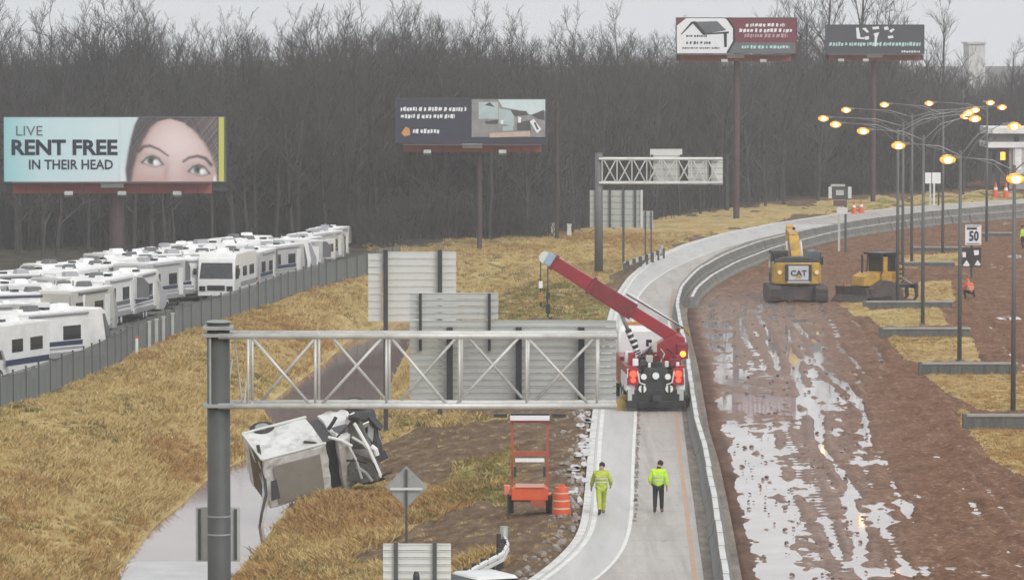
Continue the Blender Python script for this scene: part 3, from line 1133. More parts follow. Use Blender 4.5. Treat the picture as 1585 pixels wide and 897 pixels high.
class Board:
    """things drawn on a plane at distance d, in metres from the thing's own base"""
    def __init__(s, d, px, base_z=0.0):
        s.d = d
        s.loc = Vector((xof(d, px), d, base_z))

    def p(s, px, py, off=0.0):
        v = D(px, py, s.d) - s.loc
        return Vector((v.x, -off, v.z))

    def rect(s, mb, x0, y0, x1, y1, off, th):
        a, b = s.p(x0, y1), s.p(x1, y0)
        mb.box(((a.x + b.x) / 2, -off + th / 2, (a.z + b.z) / 2), (b.x - a.x, th, b.z - a.z))

    def flat(s, mb, pts, off):
        mb.poly([s.p(x, y, off) for x, y in pts])

    def text(s, txt, x0, y0, x1, y1, m, parent, off=.03, name='lettering', bold=0.0):
        o = text_mesh(txt, 1.0, m, name, parent, .01, 1.0, bold)
        v = [q.co for q in o.data.vertices]
        ax, bx = min(q.x for q in v), max(q.x for q in v)
        az, bz = min(q.z for q in v), max(q.z for q in v)
        a, b = s.p(x0, y1), s.p(x1, y0)
        for q in o.data.vertices:
            q.co = Vector((a.x + (q.co.x - ax) / (bx - ax) * (b.x - a.x), -off + q.co.y * .2, a.z + (q.co.z - az) / (bz - az) * (b.z - a.z)))
        return o


def billboard(bd, label, x0, y0, x1, y1, face, pole_px, skirt, lamps, base_z=0.0):
    t = thing('billboard', label, 'billboard', bd.loc)
    m = MB()
    bd.rect(m, x0, y0, x1, y1, 0, .35)
    m.build('panel', face, t)
    m = MB()
    bd.rect(m, x0 - .6, y0 - .8, x1 + .6, y0 + .2, .03, .4)
    bd.rect(m, x0 - .9, y0, x0 - .1, y1, .03, .4)
    bd.rect(m, x1 + .1, y0, x1 + .9, y1, .03, .4)
    m.build('frame', GALV_D, t)
    m = MB()
    a, b = bd.p(skirt[0], skirt[3]), bd.p(skirt[1], skirt[2])
    n = 14
    for i in range(n):
        xa = a.x + (b.x - a.x) * i / n
        m.box((xa + (b.x - a.x) / n / 2, -.02 - .03 * (i % 2), (a.z + b.z) / 2), ((b.x - a.x) / n * .97, .25, b.z - a.z))
    m.build('skirt', SKIRT, t)
    m = MB()                                                     # catwalk in front of the skirt with its rail
    m.box(((a.x + b.x) / 2, -.75, b.z - .05), (b.x - a.x, 1.1, .07))
    m.build('catwalk', GALV_D, t)
    for lx in lamps:
        q = bd.p(lx, skirt[3])
        m = MB()
        m.tube([(q.x, -.2, q.z + .1), (q.x, -1.5, q.z - .1)], .04, 5)
        m.box((q.x, -1.6, q.z), (.55, .3, .28), (R(-30), 0, 0))
        m.build('floodlight', GALV, t)
    q = bd.p((skirt[0] + skirt[1]) / 2, (skirt[2] + skirt[3]) / 2)
    m = MB()
    m.box((q.x, -.2, q.z + .15), (1.5, .05, .3))
    m.build('name_plate', PRW, t)
    m = MB()
    pw = (pole_px[1] - pole_px[0]) * bd.d / F / 2
    q = bd.p((pole_px[0] + pole_px[1]) / 2, skirt[3])
    m.tube([(q.x, .7, -.3), (q.x, .7, q.z + 1.2)], pw, 14)
    m.build('pole', POLEB, t, smooth=False)
    m = MB()
    for k in range(5):
        xx_ = bd.p(x0 + (x1 - x0) * (k + .5) / 5, (y0 + y1) / 2)
        m.box((xx_.x, .55, bd.p(0, (y0 + y1) / 2).z), (.16, .25, bd.p(0, y0).z - bd.p(0, y1).z))
    m.box((bd.p((x0 + x1) / 2, 0).x, .6, bd.p(0, (skirt[2] + skirt[3]) / 2).z), (bd.p(x1, 0).x - bd.p(x0, 0).x, .3, .5))
    m.build('back_frame', STEEL_D, t)
    return t


def dashes(bd, t, x0, x1, y0, y1, m, name, seed, off=.04, minw=2.2, maxw=6.0):
    """a line of print too far away to read: short uneven strokes"""
    r = random.Random(seed)
    b = MB()
    x = x0
    while x < x1:
        w_ = min(r.uniform(minw, maxw), x1 - x)
        a, c = r.uniform(0, .28), r.uniform(.72, 1)
        h = y1 - y0
        bd.flat(b, [(x, y0 + h * c), (x + w_ * .85, y0 + h * r.uniform(.75, 1)), (x + w_, y0 + h * a), (x + w_ * .15, y0 + h * r.uniform(0, .25))], off)
        x += w_ + (r.uniform(.5, 1.1) if r.random() < .8 else 2.6)
    return b.build(name, m, t, fix=False)


POLEB = mat('billboard_pole_brown', (.085, .06, .06), .7, .1, .2, 1)
SKYB = mat('poster_sky_blue', (.47, .66, .68), .5, 0, .1, .25, stretch=(1, 1, .3))
_t = SKYB.node_tree                                        # printed fade from teal edge to pale middle
_c = _t.nodes.new('ShaderNodeTexCoord')
_s = _t.nodes.new('ShaderNodeSeparateXYZ')
_t.links.new(_c.outputs['Generated'], _s.inputs[0])
_r = _t.nodes.new('ShaderNodeValToRGB')
_r.color_ramp.elements[0].position, _r.color_ramp.elements[0].color = 0, (.3, .58, .6, 1)
_r.color_ramp.elements[1].position, _r.color_ramp.elements[1].color = .5, (.62, .73, .75, 1)
_e = _r.color_ramp.elements.new(.16)
_e.color = (.52, .7, .73, 1)
_t.links.new(_s.outputs['X'], _r.inputs['Fac'])
_t.links.new(_r.outputs['Color'], _t.nodes['Principled BSDF'].inputs['Base Color'])
B1 = Board(312, 178)
bb = billboard(B1, 'large light blue billboard reading RENT FREE with upper half of a face', 6, 181, 349, 281, SKYB, (168, 190), (20, 328, 281, 299), [110, 192, 277])


def paint_face(u, v):
    """soft portrait print: colours over the poster in photo pixels"""
    def ss(d, w_=1.0):
        return 1 / (1 + np.exp(np.clip(d / w_, -30, 30)))

    def lay(c, col, a):
        return c * (1 - a[..., None]) + np.asarray(col) * a[..., None]

    def ga(cx, cy, sx, sy, rot=0.0):
        x, y = u - cx, v - cy
        x, y = x * math.cos(rot) + y * math.sin(rot), -x * math.sin(rot) + y * math.cos(rot)
        return np.exp(-(x / sx) ** 2 - (y / sy) ** 2)

    def el(cx, cy, rx, ry, rot=0.0, w_=.8):
        x, y = u - cx, v - cy
        x, y = x * math.cos(rot) + y * math.sin(rot), -x * math.sin(rot) + y * math.cos(rot)
        return ss((np.sqrt((x / rx) ** 2 + (y / ry) ** 2 + 1e-6) - 1) * min(rx, ry), w_)

    def stroke(pts, w0, w1, soft_=.7):
        best = np.full(u.shape, 99.0)
        n = len(pts) - 1
        for k in range(n):
            (x0, y0), (x1, y1) = pts[k], pts[k + 1]
            t = np.clip(((u - x0) * (x1 - x0) + (v - y0) * (y1 - y0)) / ((x1 - x0) ** 2 + (y1 - y0) ** 2), 0, 1)
            best = np.minimum(best, np.hypot(u - x0 - t * (x1 - x0), v - y0 - t * (y1 - y0)) - (w0 + (w1 - w0) * (k + t) / n))
        return ss(best, soft_)
    c = np.zeros(u.shape + (3,)) + np.array((.6, .72, .74))
    xl = np.interp(v, [182, 194, 212, 236, 262, 281], [214, 208, 203, 198, 194, 196])
    c = lay(c, (.75, .78, .8), ga(190, 272, 9, 22))
    st = vnoise((u - 330) * .55 + (v - 182) * .45, (v + u) * .045, 3) * .6 + vnoise(u * 1.1 - v * .5, v * .05, 8) * .4
    hair = np.array((.045, .034, .042)) + (st[..., None] ** 1.6) * (np.array((.2, .165, .15)) * (.5 + .9 * ss(-(u - 290), 14)[..., None]))
    a = ss(xl - u, .8)
    c = c * (1 - a[..., None]) + hair * a[..., None]
    fl_ = np.interp(v, [183, 188, 198, 214, 240, 262, 281], [264, 244, 233, 223, 212, 206, 203]) + 1.5 * (vnoise(u * .4, v * .5, 4) - .5)
    fr_ = np.interp(v, [183, 190, 203, 222, 240, 258, 281], [262, 285, 301, 317, 327, 333.5, 336]) + 2.2 * (vnoise(u * .5, v * .45, 6) - .5)
    face = ss(fl_ - u, 1.1) * ss(u - fr_, 1.1)
    sk = np.zeros(u.shape + (3,)) + np.array((.63, .475, .45))
    sk = lay(sk, (.77, .64, .62), .9 * ga(272, 222, 40, 30))
    sk = lay(sk, (.7, .56, .54), .7 * ga(272, 268, 10, 22))
    sk = lay(sk, (.36, .22, .19), .75 * np.exp(-np.maximum(u - fl_, 0) / 7))
    sk = lay(sk, (.4, .27, .24), .6 * np.exp(-np.maximum(fr_ - u, 0) / 6))
    sk = lay(sk, (.52, .32, .29), .75 * ss(270 - v, 4) * (1 - .7 * ga(274, 280, 18, 14)))
    sk = lay(sk, (.42, .27, .24), .6 * ga(257, 266, 4, 13, .1))
    for cx, cy, r_ in ((236, 249, .22), (308, 263, .1)):
        sk = lay(sk, (.3, .18, .155), .7 * ga(cx, cy, 20, 10, r_))
        sk = lay(sk, (.66, .5, .47), .5 * ga(cx + 2, cy + 13, 14, 5, r_))
        e = el(cx, cy + .6, 14.5, 7.2, r_)
        sk = lay(sk, (.74, .72, .73), e)
        sk = lay(sk, (.11, .12, .125), e * el(cx - 1, cy - .6, 7.6, 7.4))
        sk = lay(sk, (.012, .012, .016), e * el(cx - 1, cy - .6, 3.6, 3.6))
        sk = lay(sk, (.9, .9, .92), el(cx + 4.5, cy + 2.2, 3.2, 3.8, 0, .6))
        lid = [(cx - 16, cy + 2), (cx - 9, cy - 5), (cx, cy - 7.5), (cx + 9, cy - 4), (cx + 16, cy + 5)]
        sk = lay(sk, (.03, .02, .022), .95 * stroke(lid, 1.6, 1.5))
        low = [(cx - 14, cy + 3), (cx - 4, cy + 8), (cx + 6, cy + 9), (cx + 15, cy + 6)]
        sk = lay(sk, (.12, .07, .065), .7 * stroke(low, .7, .8))
    sk = lay(sk, (.05, .03, .033), .93 * stroke([(215, 234), (222, 227), (232, 225.5), (246, 231), (260, 241)], 2.6, 1.2))
    sk = lay(sk, (.05, .03, .033), .93 * stroke([(284, 250), (293, 244), (306, 241.5), (318, 245), (327, 255)], 1.6, 2.6))
    c = c * (1 - face[..., None]) + sk * face[..., None]
    c = lay(c, (.85, .82, .82), el(332.5, 277, 1.8, 4.5))
    c = lay(c, (.02, .02, .02), ss(337.2 - u, .3))
    c = lay(c, (.52, .52, .12), ss(338.6 - u, .3) * ss(u - 347, .3))
    return c


nu, nv = 250, 130
uu_, vv_ = np.meshgrid(np.linspace(186, 348.6, nu), np.linspace(181.6, 280.6, nv))
cc_ = np.clip(paint_face(uu_, vv_), 0, 1)
vs_ = [tuple(B1.p(a_, b_, .03)) for a_, b_ in zip(uu_.ravel(), vv_.ravel())]
ii = np.arange(nu * nv).reshape(nv, nu)
me = bpy.data.meshes.new('portrait')
me.from_pydata(vs_, [], np.stack([ii[:-1, :-1], ii[1:, :-1], ii[1:, 1:], ii[:-1, 1:]], -1).reshape(-1, 4).tolist())
ca = me.color_attributes.new('print', 'FLOAT_COLOR', 'POINT')
ca.data.foreach_set('color', np.concatenate([cc_, np.ones((nv, nu, 1))], -1).astype(np.float32).ravel())
pm_ = bpy.data.materials.new('poster_print')
pm_.use_nodes = True
vc = pm_.node_tree.nodes.new('ShaderNodeVertexColor')
vc.layer_name = 'print'
pm_.node_tree.links.new(vc.outputs['Color'], pm_.node_tree.nodes['Principled BSDF'].inputs['Base Color'])
me.materials.append(pm_)
link('portrait', me, bb)
# the print fades to the plain blue at its left edge
B1.text('LIVE', 25, 195, 66, 210, INKG, bb)
B1.text('RENT FREE', 18, 216, 182, 240, INK, bb, bold=.034)
B1.text('IN THEIR HEAD', 45, 247, 175, 262, INK, bb, bold=.018)

B2 = Board(352, 742)
b2 = billboard(B2, 'dark navy billboard with white lines of text and a photo of pale houses', 613, 153, 846, 222, NAVY, (738, 746), (624, 838, 223, 235), [662, 778])
dashes(B2, b2, 620, 722, 165, 173, PRW, 'text_line', 1)
dashes(B2, b2, 620, 704, 176, 184, PRW, 'text_line', 2)
dashes(B2, b2, 639, 680, 199, 207, PRW, 'text_line', 3)
m = MB()
B2.flat(m, [(621, 206), (628, 196), (634, 199), (635, 209), (626, 211)], .04)
m.build('logo', mat('print_orange', (.62, .3, .1), .5, 0, .1), b2, fix=False)
m = MB()
PC = [mat('print_pale_blue', (.42, .52, .52), .5, 0, .15, .8), mat('print_warm_grey', (.27, .26, .26), .5, 0, .25, 1.2), mat('print_sky', (.6, .7, .72), .5, 0, .06), mat('print_dark', (.07, .07, .075), .5, 0, .3, 2), mat('print_buff', (.55, .42, .33), .5, 0, .1), PRW]
for i, pts, o in [(1, [(730, 154), (844, 154), (844, 212), (730, 212)], .03), (0, [(741, 158), (771, 158), (771, 184), (741, 184)], .035), (2, [(771, 154), (844, 154), (844, 172), (824, 178), (800, 170), (778, 166)], .035),
                  (3, [(750, 163), (758, 158), (766, 166), (757, 164)], .04), (0, [(772, 168), (796, 172), (796, 196), (772, 190)], .037), (3, [(790, 170), (815, 172), (818, 178), (796, 180)], .042), (3, [(800, 190), (820, 186), (822, 202), (800, 202)], .042),
                  (3, [(822, 178), (842, 170), (843, 186), (832, 184)], .042), (5, [(820, 188), (826, 184), (838, 200), (831, 206)], .045), (3, [(826, 190), (829, 189), (834, 200), (831, 201)], .047), (3, [(750, 188), (772, 185), (770, 192), (752, 192)], .044),
                  (4, [(758, 206), (820, 203), (821, 211), (758, 213)], .046), (5, [(775, 186), (779, 186), (779, 192), (775, 192)], .046), (0, [(778, 196), (794, 194), (794, 202), (778, 203)], .044), (5, [(802, 180), (807, 182), (806, 190), (802, 190)], .046)]:
    m.mi = i
    B2.flat(m, pts, o)
m.build('printed_photo', PC, b2, fix=False)

B3 = Board(412, 1141)
b3 = billboard(B3, 'maroon and white billboard with a drawn house outline', 1047, 28, 1233, 83, MAROON, (1136, 1146), (1053, 1224, 84, 95), [1120, 1180])
m = MB()
pts = [(1047.5, 40), (1062, 28.5), (1122, 28.5), (1131, 36), (1136, 47), (1137, 58), (1134, 70), (1125, 82.5), (1048, 82.5), (1047.5, 60)]
m.mi = 0
B3.flat(m, pts, .03)
m.mi = 1
B3.flat(m, [(1125, 82.5), (1134, 70), (1137, 66), (1231, 66), (1231, 82.5)], .028)
B3.flat(m, [(1074, 34), (1110, 33), (1124, 47), (1090, 53)], .045)
m.mi = 2
for a in ([(1053, 54), (1070, 34), (1073, 36), (1056, 53)], [(1070, 34), (1076, 33), (1092, 51), (1088, 54)], [(1120, 50), (1125, 50), (1125, 73), (1121, 73)], [(1124, 29), (1128, 29), (1138, 44), (1138, 64), (1128, 82), (1124, 82), (1134.5, 64), (1134.5, 44)], [(1088, 52), (1128, 49), (1128, 52), (1088, 54)]):
    B3.flat(m, a, .05)
m.build('poster_shapes', [PRW, mat('print_slate_grey', (.13, .14, .15), .5, 0, .2, 1), mat('print_black', (.014, .014, .02), .5)], b3, fix=False)
for y0, y1, x0, x1, mm_, sd_ in ((36, 42, 1154, 1215, PRW, 5), (44, 51, 1144, 1226, PRW, 6), (52, 59, 1152, 1219, mat('print_pink', (.5, .34, .38), .5), 7), (70, 76, 1148, 1222, PRT, 8)):
    dashes(B3, b3, x0, x1, y0, y1, mm_, 'text_line', sd_)
for y0, y1, x0, x1, sd_ in ((54, 58, 1062, 1094, 9), (64, 69, 1062, 1100, 10), (73, 76, 1056, 1114, 12)):
    dashes(B3, b3, x0, x1, y0, y1, INK, 'text_line', sd_, .055, 1.6, 4)

B4 = Board(452, 1353)
b4 = billboard(B4, 'slate grey billboard with white emblem and a pale line of text', 1278, 39, 1430, 84, SLATE, (1349, 1357), (1283, 1425, 84, 94), [1300, 1338])
dashes(B4, b4, 1283, 1425, 65, 72, PRT, 'text_line', 15, .04, 2, 5)
dashes(B4, b4, 1395, 1424, 78, 82, PRW, 'text_line', 16, .04, 2, 4)
m = MB()
for a in ([(1325, 43), (1329, 43), (1332, 58), (1338, 58), (1338, 61), (1326, 60)], [(1334, 44), (1340, 43), (1345, 50), (1342, 51)], [(1350, 42), (1360, 41), (1361, 45), (1351, 46)], [(1368, 42), (1374, 41), (1376, 46), (1369, 47)], [(1376, 48), (1382, 44), (1385, 46), (1379, 51)], [(1352, 52), (1361, 50), (1358, 58), (1356, 72), (1353, 72), (1354, 58)], [(1338, 57), (1345, 56), (1345, 61), (1339, 62)], [(1374, 56), (1382, 55), (1383, 59), (1375, 60)]):
    B4.flat(m, a, .045)
m.build('emblem', PRW, b4, fix=False)


# ------------------------------------------------------------------ overhead sign truss (near)
def planks(bd, t, x0, y0, x1, y1, n, m, off, name='sign_plank', th=.04):
    """a sign back of extruded planks, each its own piece"""
    a, b = bd.p(x0, y1), bd.p(x1, y0)
    h = (b.z - a.z) / n
    mb = MB()
    hw = (b.x - a.x) / 2
    e = .02 * (30 / (F / bd.d)) ** .3
    mb.box((0, 0, 0), (2 * hw, th, h - e), None)
    for s_ in (-1, 1):                                    # folded flange along each plank edge
        mb.box((0, -th / 2 - .011, s_ * (h / 2 - e / 2 - .012)), (2 * hw - .01, .024, .02))
    o = mb.build(name, m, t, fix=False)
    for i in range(n):
        q = o if i == 0 else o.copy()
        if i:
            S.collection.objects.link(q)
        q.location = ((a.x + b.x) / 2, -off, a.z + (i + .5) * h)
    return o


GN = Board(122, 336)
gt = thing('sign_gantry', 'grey overhead sign truss on one thick column in the foreground', 'sign gantry', GN.loc)
cx = 0.0
zt, zb = GN.p(336, 500).z, GN.p(336, 628).z
m = MB()
m.tube([(0, .35, -3), (0, .35, .1), (0, .35, zt)], [.31, .305, .295], 28)
m.build('column', GALV_D, gt, smooth=True)
m = MB()
m.tube([(0, .35, zt), (0, .35, zt + .02), (0, .35, zt + .05)], [.34, .34, .26], 24)
m.build('column_cap', GALV, gt)
for zz_ in (GN.p(0, 508).z, GN.p(0, 519).z, GN.p(0, 628).z):
    m = MB()
    m.box((0, .35, zz_), (.78, .86, .09))
    m.build('flange', GALV, gt, bevel=.01)
for zz_ in (GN.p(0, 800).z, GN.p(0, 828).z):
    m = MB()
    m.tube([(0, .35, zz_ - .02), (0, .35, zz_ + .02)], .318, 24)
    m.build('band', GALV, gt)
m = MB()
m.tube([(-.2, .02, zb), (-.2, .02, zt - .3)], .035, 8)
m.build('pale_upright', GALV, gt)  # thin pale tube on the column's left front
DB, DFR = 1.1, 0.0
CH = mat('truss_galvanised', (.62, .62, .59), .5, .25, .1, 2, dirt=(.3, .28, .24), damt=.6)
for dy in (0.0, DB):
    for py in (520, 628):
        a, b = GN.p(338, py), GN.p(955, py)
        m = MB()
        m.tube([(a.x, dy, a.z), (b.x, dy, b.z)], .078, 10)
        m.build('chord', CH, gt, smooth=True)
fr = [((390, 522), (480, 626)), ((497, 626), (592, 522)), ((605, 522), (692, 626)), ((706, 626), (803, 522)), ((818, 524), (914, 628))]
rr_ = [((400, 626), (490, 522)), ((508, 522), (594, 622)), ((618, 626), (706, 526)), ((722, 524), (808, 620)), ((828, 626), (920, 528))]
for lst, dy in ((fr, 0.0), (rr_, DB)):
    for p, q in lst:
        a, b = GN.p(*p), GN.p(*q)
        m = MB()
        m.tube([(a.x, dy, a.z), (b.x, dy, b.z)], .04, 8)
        m.build('diagonal', CH, gt, smooth=True)
for px in (384, 488, 598, 711, 815, 924):
    for dy in (0.0, DB):
        a, b = GN.p(px + (3 if dy else 0), 520), GN.p(px + (3 if dy else 0), 628)
        m = MB()
        m.tube([(a.x, dy, a.z), (b.x, dy, b.z)], .036, 8)
        m.build('upright', CH, gt, smooth=True)
    a, b = GN.p(px, 520), GN.p(px + 10, 628)
    for zz_, za in ((a.z, b.z), (b.z, a.z)):
        m = MB()
        m.tube([(a.x, 0, zz_), (a.x + .06, DB, zz_)], .03, 6)
        m.build('cross_strut', CH, gt)
for i, (p, q) in enumerate([((362, 522), (372, 626)), ((376, 626), (386, 524)), ((356, 560), (346, 626))]):
    a, b = GN.p(*p), GN.p(*q)
    m = MB()
    m.tube([(a.x, .2 + .4 * i, a.z), (b.x, .7, b.z)], .025, 6)
    m.build('end_brace', CH, gt)
planks(GN, gt, 632, 501, 956, 636, 13, ALU, -(DB + .55))
planks(GN, gt, 632, 458, 771, 500, 4, ALU, -(DB + .55))
m = MB()
a = GN.p(590, 501)
for px, y0, y1, w_ in ((695, 512, 638, .16), (803, 512, 638, .16), (901, 512, 638, .16)):
    a, b = GN.p(px, y1), GN.p(px, y0)
    m = MB()
    m.box((a.x, DB + .36, (a.z + b.z) / 2), (w_, .26, b.z - a.z))
    m.build('sign_bracket', STEEL_D, gt)
for px in (649, 757):
    a, b = GN.p(px, 549), GN.p(px, 459)
    m = MB()
    m.box((a.x, DB + .42, (a.z + b.z) / 2), (.075, .1, b.z - a.z))
    m.build('tab_post', STEEL_D, gt)
# small sign panel carried on the column
ps = thing('column_sign', 'small grey sign panel behind the thick gantry column', 'sign', (GN.loc.x, 122.9, 0))
q0, q1 = D(303, 868, 122.9), D(372, 784, 122.9)
m = MB()
m.box(((q0.x + q1.x) / 2 - GN.loc.x, 0, (q0.z + q1.z) / 2), (q1.x - q0.x, .04, q1.z - q0.z))
m.build('panel', ALU, ps, bevel=.008)
m = MB()
m.box(((q1.x) - GN.loc.x - .12, -.05, (q0.z + q1.z) / 2), (.07, .06, q1.z - q0.z - .1))
m.box(((q0.x) - GN.loc.x + .1, -.05, (q0.z + q1.z) / 2), (.07, .06, q1.z - q0.z - .1))
m.build('stiffener', GALV_D, ps)

# ------------------------------------------------------------------ guide sign on two posts (left of the truss)
LP = Board(211, 640, -2.4)
lt = thing('guide_sign', 'large bare sign back of grey planks on two dark posts', 'road sign', LP.loc)
planks(LP, lt, 593, 389, 706, 497, 10, ALU_L, 0)
planks(LP, lt, 570, 392, 591.5, 497, 10, ALU_L, 0)
for px, w_ in ((597, .2), (681, .2)):
    a = LP.p(px, 386)
    m = MB()
    m.box((a.x, -.2, a.z / 2), (w_, .25, a.z))
    m.build('post', STEEL_D, lt)

# diamond warning sign and the rectangular sign below it
DS = Board(146, 629, -.3)
dt = thing('diamond_sign', 'diamond shaped warning sign seen from its grey back on one post', 'road sign', DS.loc)
m = MB()
c = DS.p(629, 753)
s_ = .66
m.prism([(c.x, c.z - s_), (c.x + s_, c.z), (c.x, c.z + s_), (c.x - s_, c.z)], 0, .012)
m.build('sign_plate', GALV, dt, bevel=.003)
m = MB()
m.box((c.x, -.05, c.z / 2 + .25), (.075, .07, c.z + .6))
m.build('post', GALV_D, dt)
m = MB()
m.box((c.x, -.1, c.z - .05), (1.0, .03, .075))
m.build('cross_bar', ALU_L, dt)
RS = Board(115, 645, -2.0)
rt = thing('rectangular_sign', 'ribbed rectangular sign back with two dark stiffeners at the bottom of the view', 'road sign', RS.loc)
planks(RS, rt, 593, 840, 698, 928, 8, ALU_L, 0)
for px in (613, 673):
    a, b = RS.p(px, 930), RS.p(px, 838)
    m = MB()
    m.box((a.x, -.09, (a.z + b.z) / 2), (.1, .08, b.z - a.z))
    m.build('stiffener', GALV_D, rt)
    m = MB()
    m.box((a.x, .1, a.z / 2 + .6), (.12, .12, a.z + 1.2))
    m.build('post', GALV_D, rt)
m = MB()
a = RS.p(645, 880)
m.tube([(a.x, -.5, 0), (a.x, -.5, a.z - .1), (a.x, -.5, a.z)], [.09, .085, .05], 10)
m.build('marker_post', STEEL_D, rt)

# ------------------------------------------------------------------ far gantry and signs beside the curve
FG = Board(323, 927, -.1)
ft = thing('sign_gantry', 'distant overhead sign truss carrying two pale sign backs beside the curve', 'sign gantry', FG.loc)
m = MB()
a = FG.p(927, 237)
m.tube([(0, .3, 0), (0, .3, a.z)], [.3, .25], 16)
m.build('column', mat('mid_galvanised', (.15, .155, .152), .6, .2, .15), ft, smooth=True)
for dy in (0, 1.0):
    for py in (246, 283):
        p, q = FG.p(927, py), FG.p(1118, py)
        m = MB()
        m.tube([(p.x, dy, p.z), (q.x, dy, q.z)], .1, 8)
        m.build('chord', CH, ft)
for i, x in enumerate(range(934, 1100, 23)):
    for (x0, x1), dy in (((x, x + 20), 0), ((x + 20, x), 1.0)):
        p, q = FG.p(x0, 283), FG.p(x1, 246)
        m = MB()
        m.tube([(p.x, dy, p.z), (q.x, dy, q.z)], .055, 6)
        m.build('diagonal', CH, ft)
    p, q = FG.p(x - 2, 283), FG.p(x - 2, 246)
    m = MB()
    m.tube([(p.x, 0, p.z), (q.x, 0, q.z)], .05, 6)
    m.build('upright', CH, ft)
for x0, y0, x1, y1 in ((1007, 231, 1057, 284), (1066, 244, 1120, 287)):
    planks(FG, ft, x0, y0, x1, y1, 5, ALU_L, -1.3)
for px in (1010, 1055, 1100):
    p, q = FG.p(px, 287), FG.p(px, 240)
    m = MB()
    m.box((p.x, 1.12, (p.z + q.z) / 2), (.14, .16, q.z - p.z))
    m.build('sign_bracket', STEEL_D, ft)
m = MB()                                                     # the dark front face of a sign seen through the first bays
p, q = FG.p(936, 281), FG.p(1004, 248)
m.box(((p.x + q.x) / 2, 1.5, (p.z + q.z) / 2), (q.x - p.x, .06, q.z - p.z))
m.build('dark_sign_panel', STEEL_D, ft)
F2 = Board(332, 955, -.1)
f2 = thing('guide_sign', 'grey guide sign back on posts beneath the distant truss', 'road sign', F2.loc)
planks(F2, f2, 913, 294, 995, 352, 6, ALU, 0)
for px in (922, 944, 965, 983, 993):
    p = F2.p(px, 294)
    m = MB()
    m.box((p.x, -.12, (p.z if px in (965, 922) else (p.z + F2.p(0, 352).z)) / (2 if px in (965, 922) else 2)), (.16, .14, p.z if px in (965, 922) else p.z - F2.p(0, 352).z))
    m.build('post', GALV_D if px != 993 else ALU_L, f2)
F3 = Board(334, 1003, -.1)
f3 = thing('small_sign', 'small square sign back on two posts right of the guide sign', 'road sign', F3.loc)
planks(F3, f3, 995, 326, 1011, 355, 3, ALU, 0)
for px in (999, 1008):
    p = F3.p(px, 327)
    m = MB()
    m.box((p.x, -.1, p.z / 2), (.1, .1, p.z))
    m.build('post', GALV_D, f3)


# ------------------------------------------------------------------ concrete barriers
def barrier_mesh(L_):
    m = MB()
    m.prism([(-.3, -.1), (.3, -.1), (.3, .08), (.17, .24), (.11, .68), (-.11, .68), (-.17, .24), (-.3, .08)], -L_ / 2, L_ / 2, 'y')
    me = bpy.data.meshes.new('barrier_segment')
    me.from_pydata(m.v, [], m.f)
    bm = bmesh.new()
    bm.from_mesh(me)
    bmesh.ops.bevel(bm, geom=bm.edges[:], offset=.02, segments=1, affect='EDGES')
    bmesh.ops.recalc_face_normals(bm, faces=bm.faces)
    bm.to_mesh(me)
    bm.free()
    return me


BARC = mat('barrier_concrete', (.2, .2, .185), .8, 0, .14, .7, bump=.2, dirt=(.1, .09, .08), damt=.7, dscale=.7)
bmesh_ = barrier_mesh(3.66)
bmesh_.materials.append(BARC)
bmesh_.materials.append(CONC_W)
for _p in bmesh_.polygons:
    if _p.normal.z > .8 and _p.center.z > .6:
        _p.material_index = 1  # skylight painted on the top faces; sides darkened for shade and dirt


def run(L_, ya, yb, label, group, off=0.0):
    y = ya
    while y < yb:
        x0 = float(xat(L_, y)) + off
        x1 = float(xat(L_, y + .5)) + off
        dx, dy = x1 - x0, .5
        n = math.hypot(dx, dy)
        st = 3.75 * dy / n
        yc = y + st / 2
        xc = float(xat(L_, yc)) + off
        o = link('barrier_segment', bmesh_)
        o.location = (xc + random.uniform(-.015, .015), yc, 0)
        ang = math.atan2(dx, dy)
        o.rotation_euler = (0, 0, -ang + random.uniform(-.004, .004))
        tag(o, label, 'barrier', group)
        y += st


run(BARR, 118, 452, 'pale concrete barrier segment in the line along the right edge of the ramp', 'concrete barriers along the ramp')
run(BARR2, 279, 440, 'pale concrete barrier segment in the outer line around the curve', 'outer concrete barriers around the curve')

# ------------------------------------------------------------------ guard rails
GALV_L = mat('bright_galvanised', (.7, .7, .69), .4, .2, .1, 2)


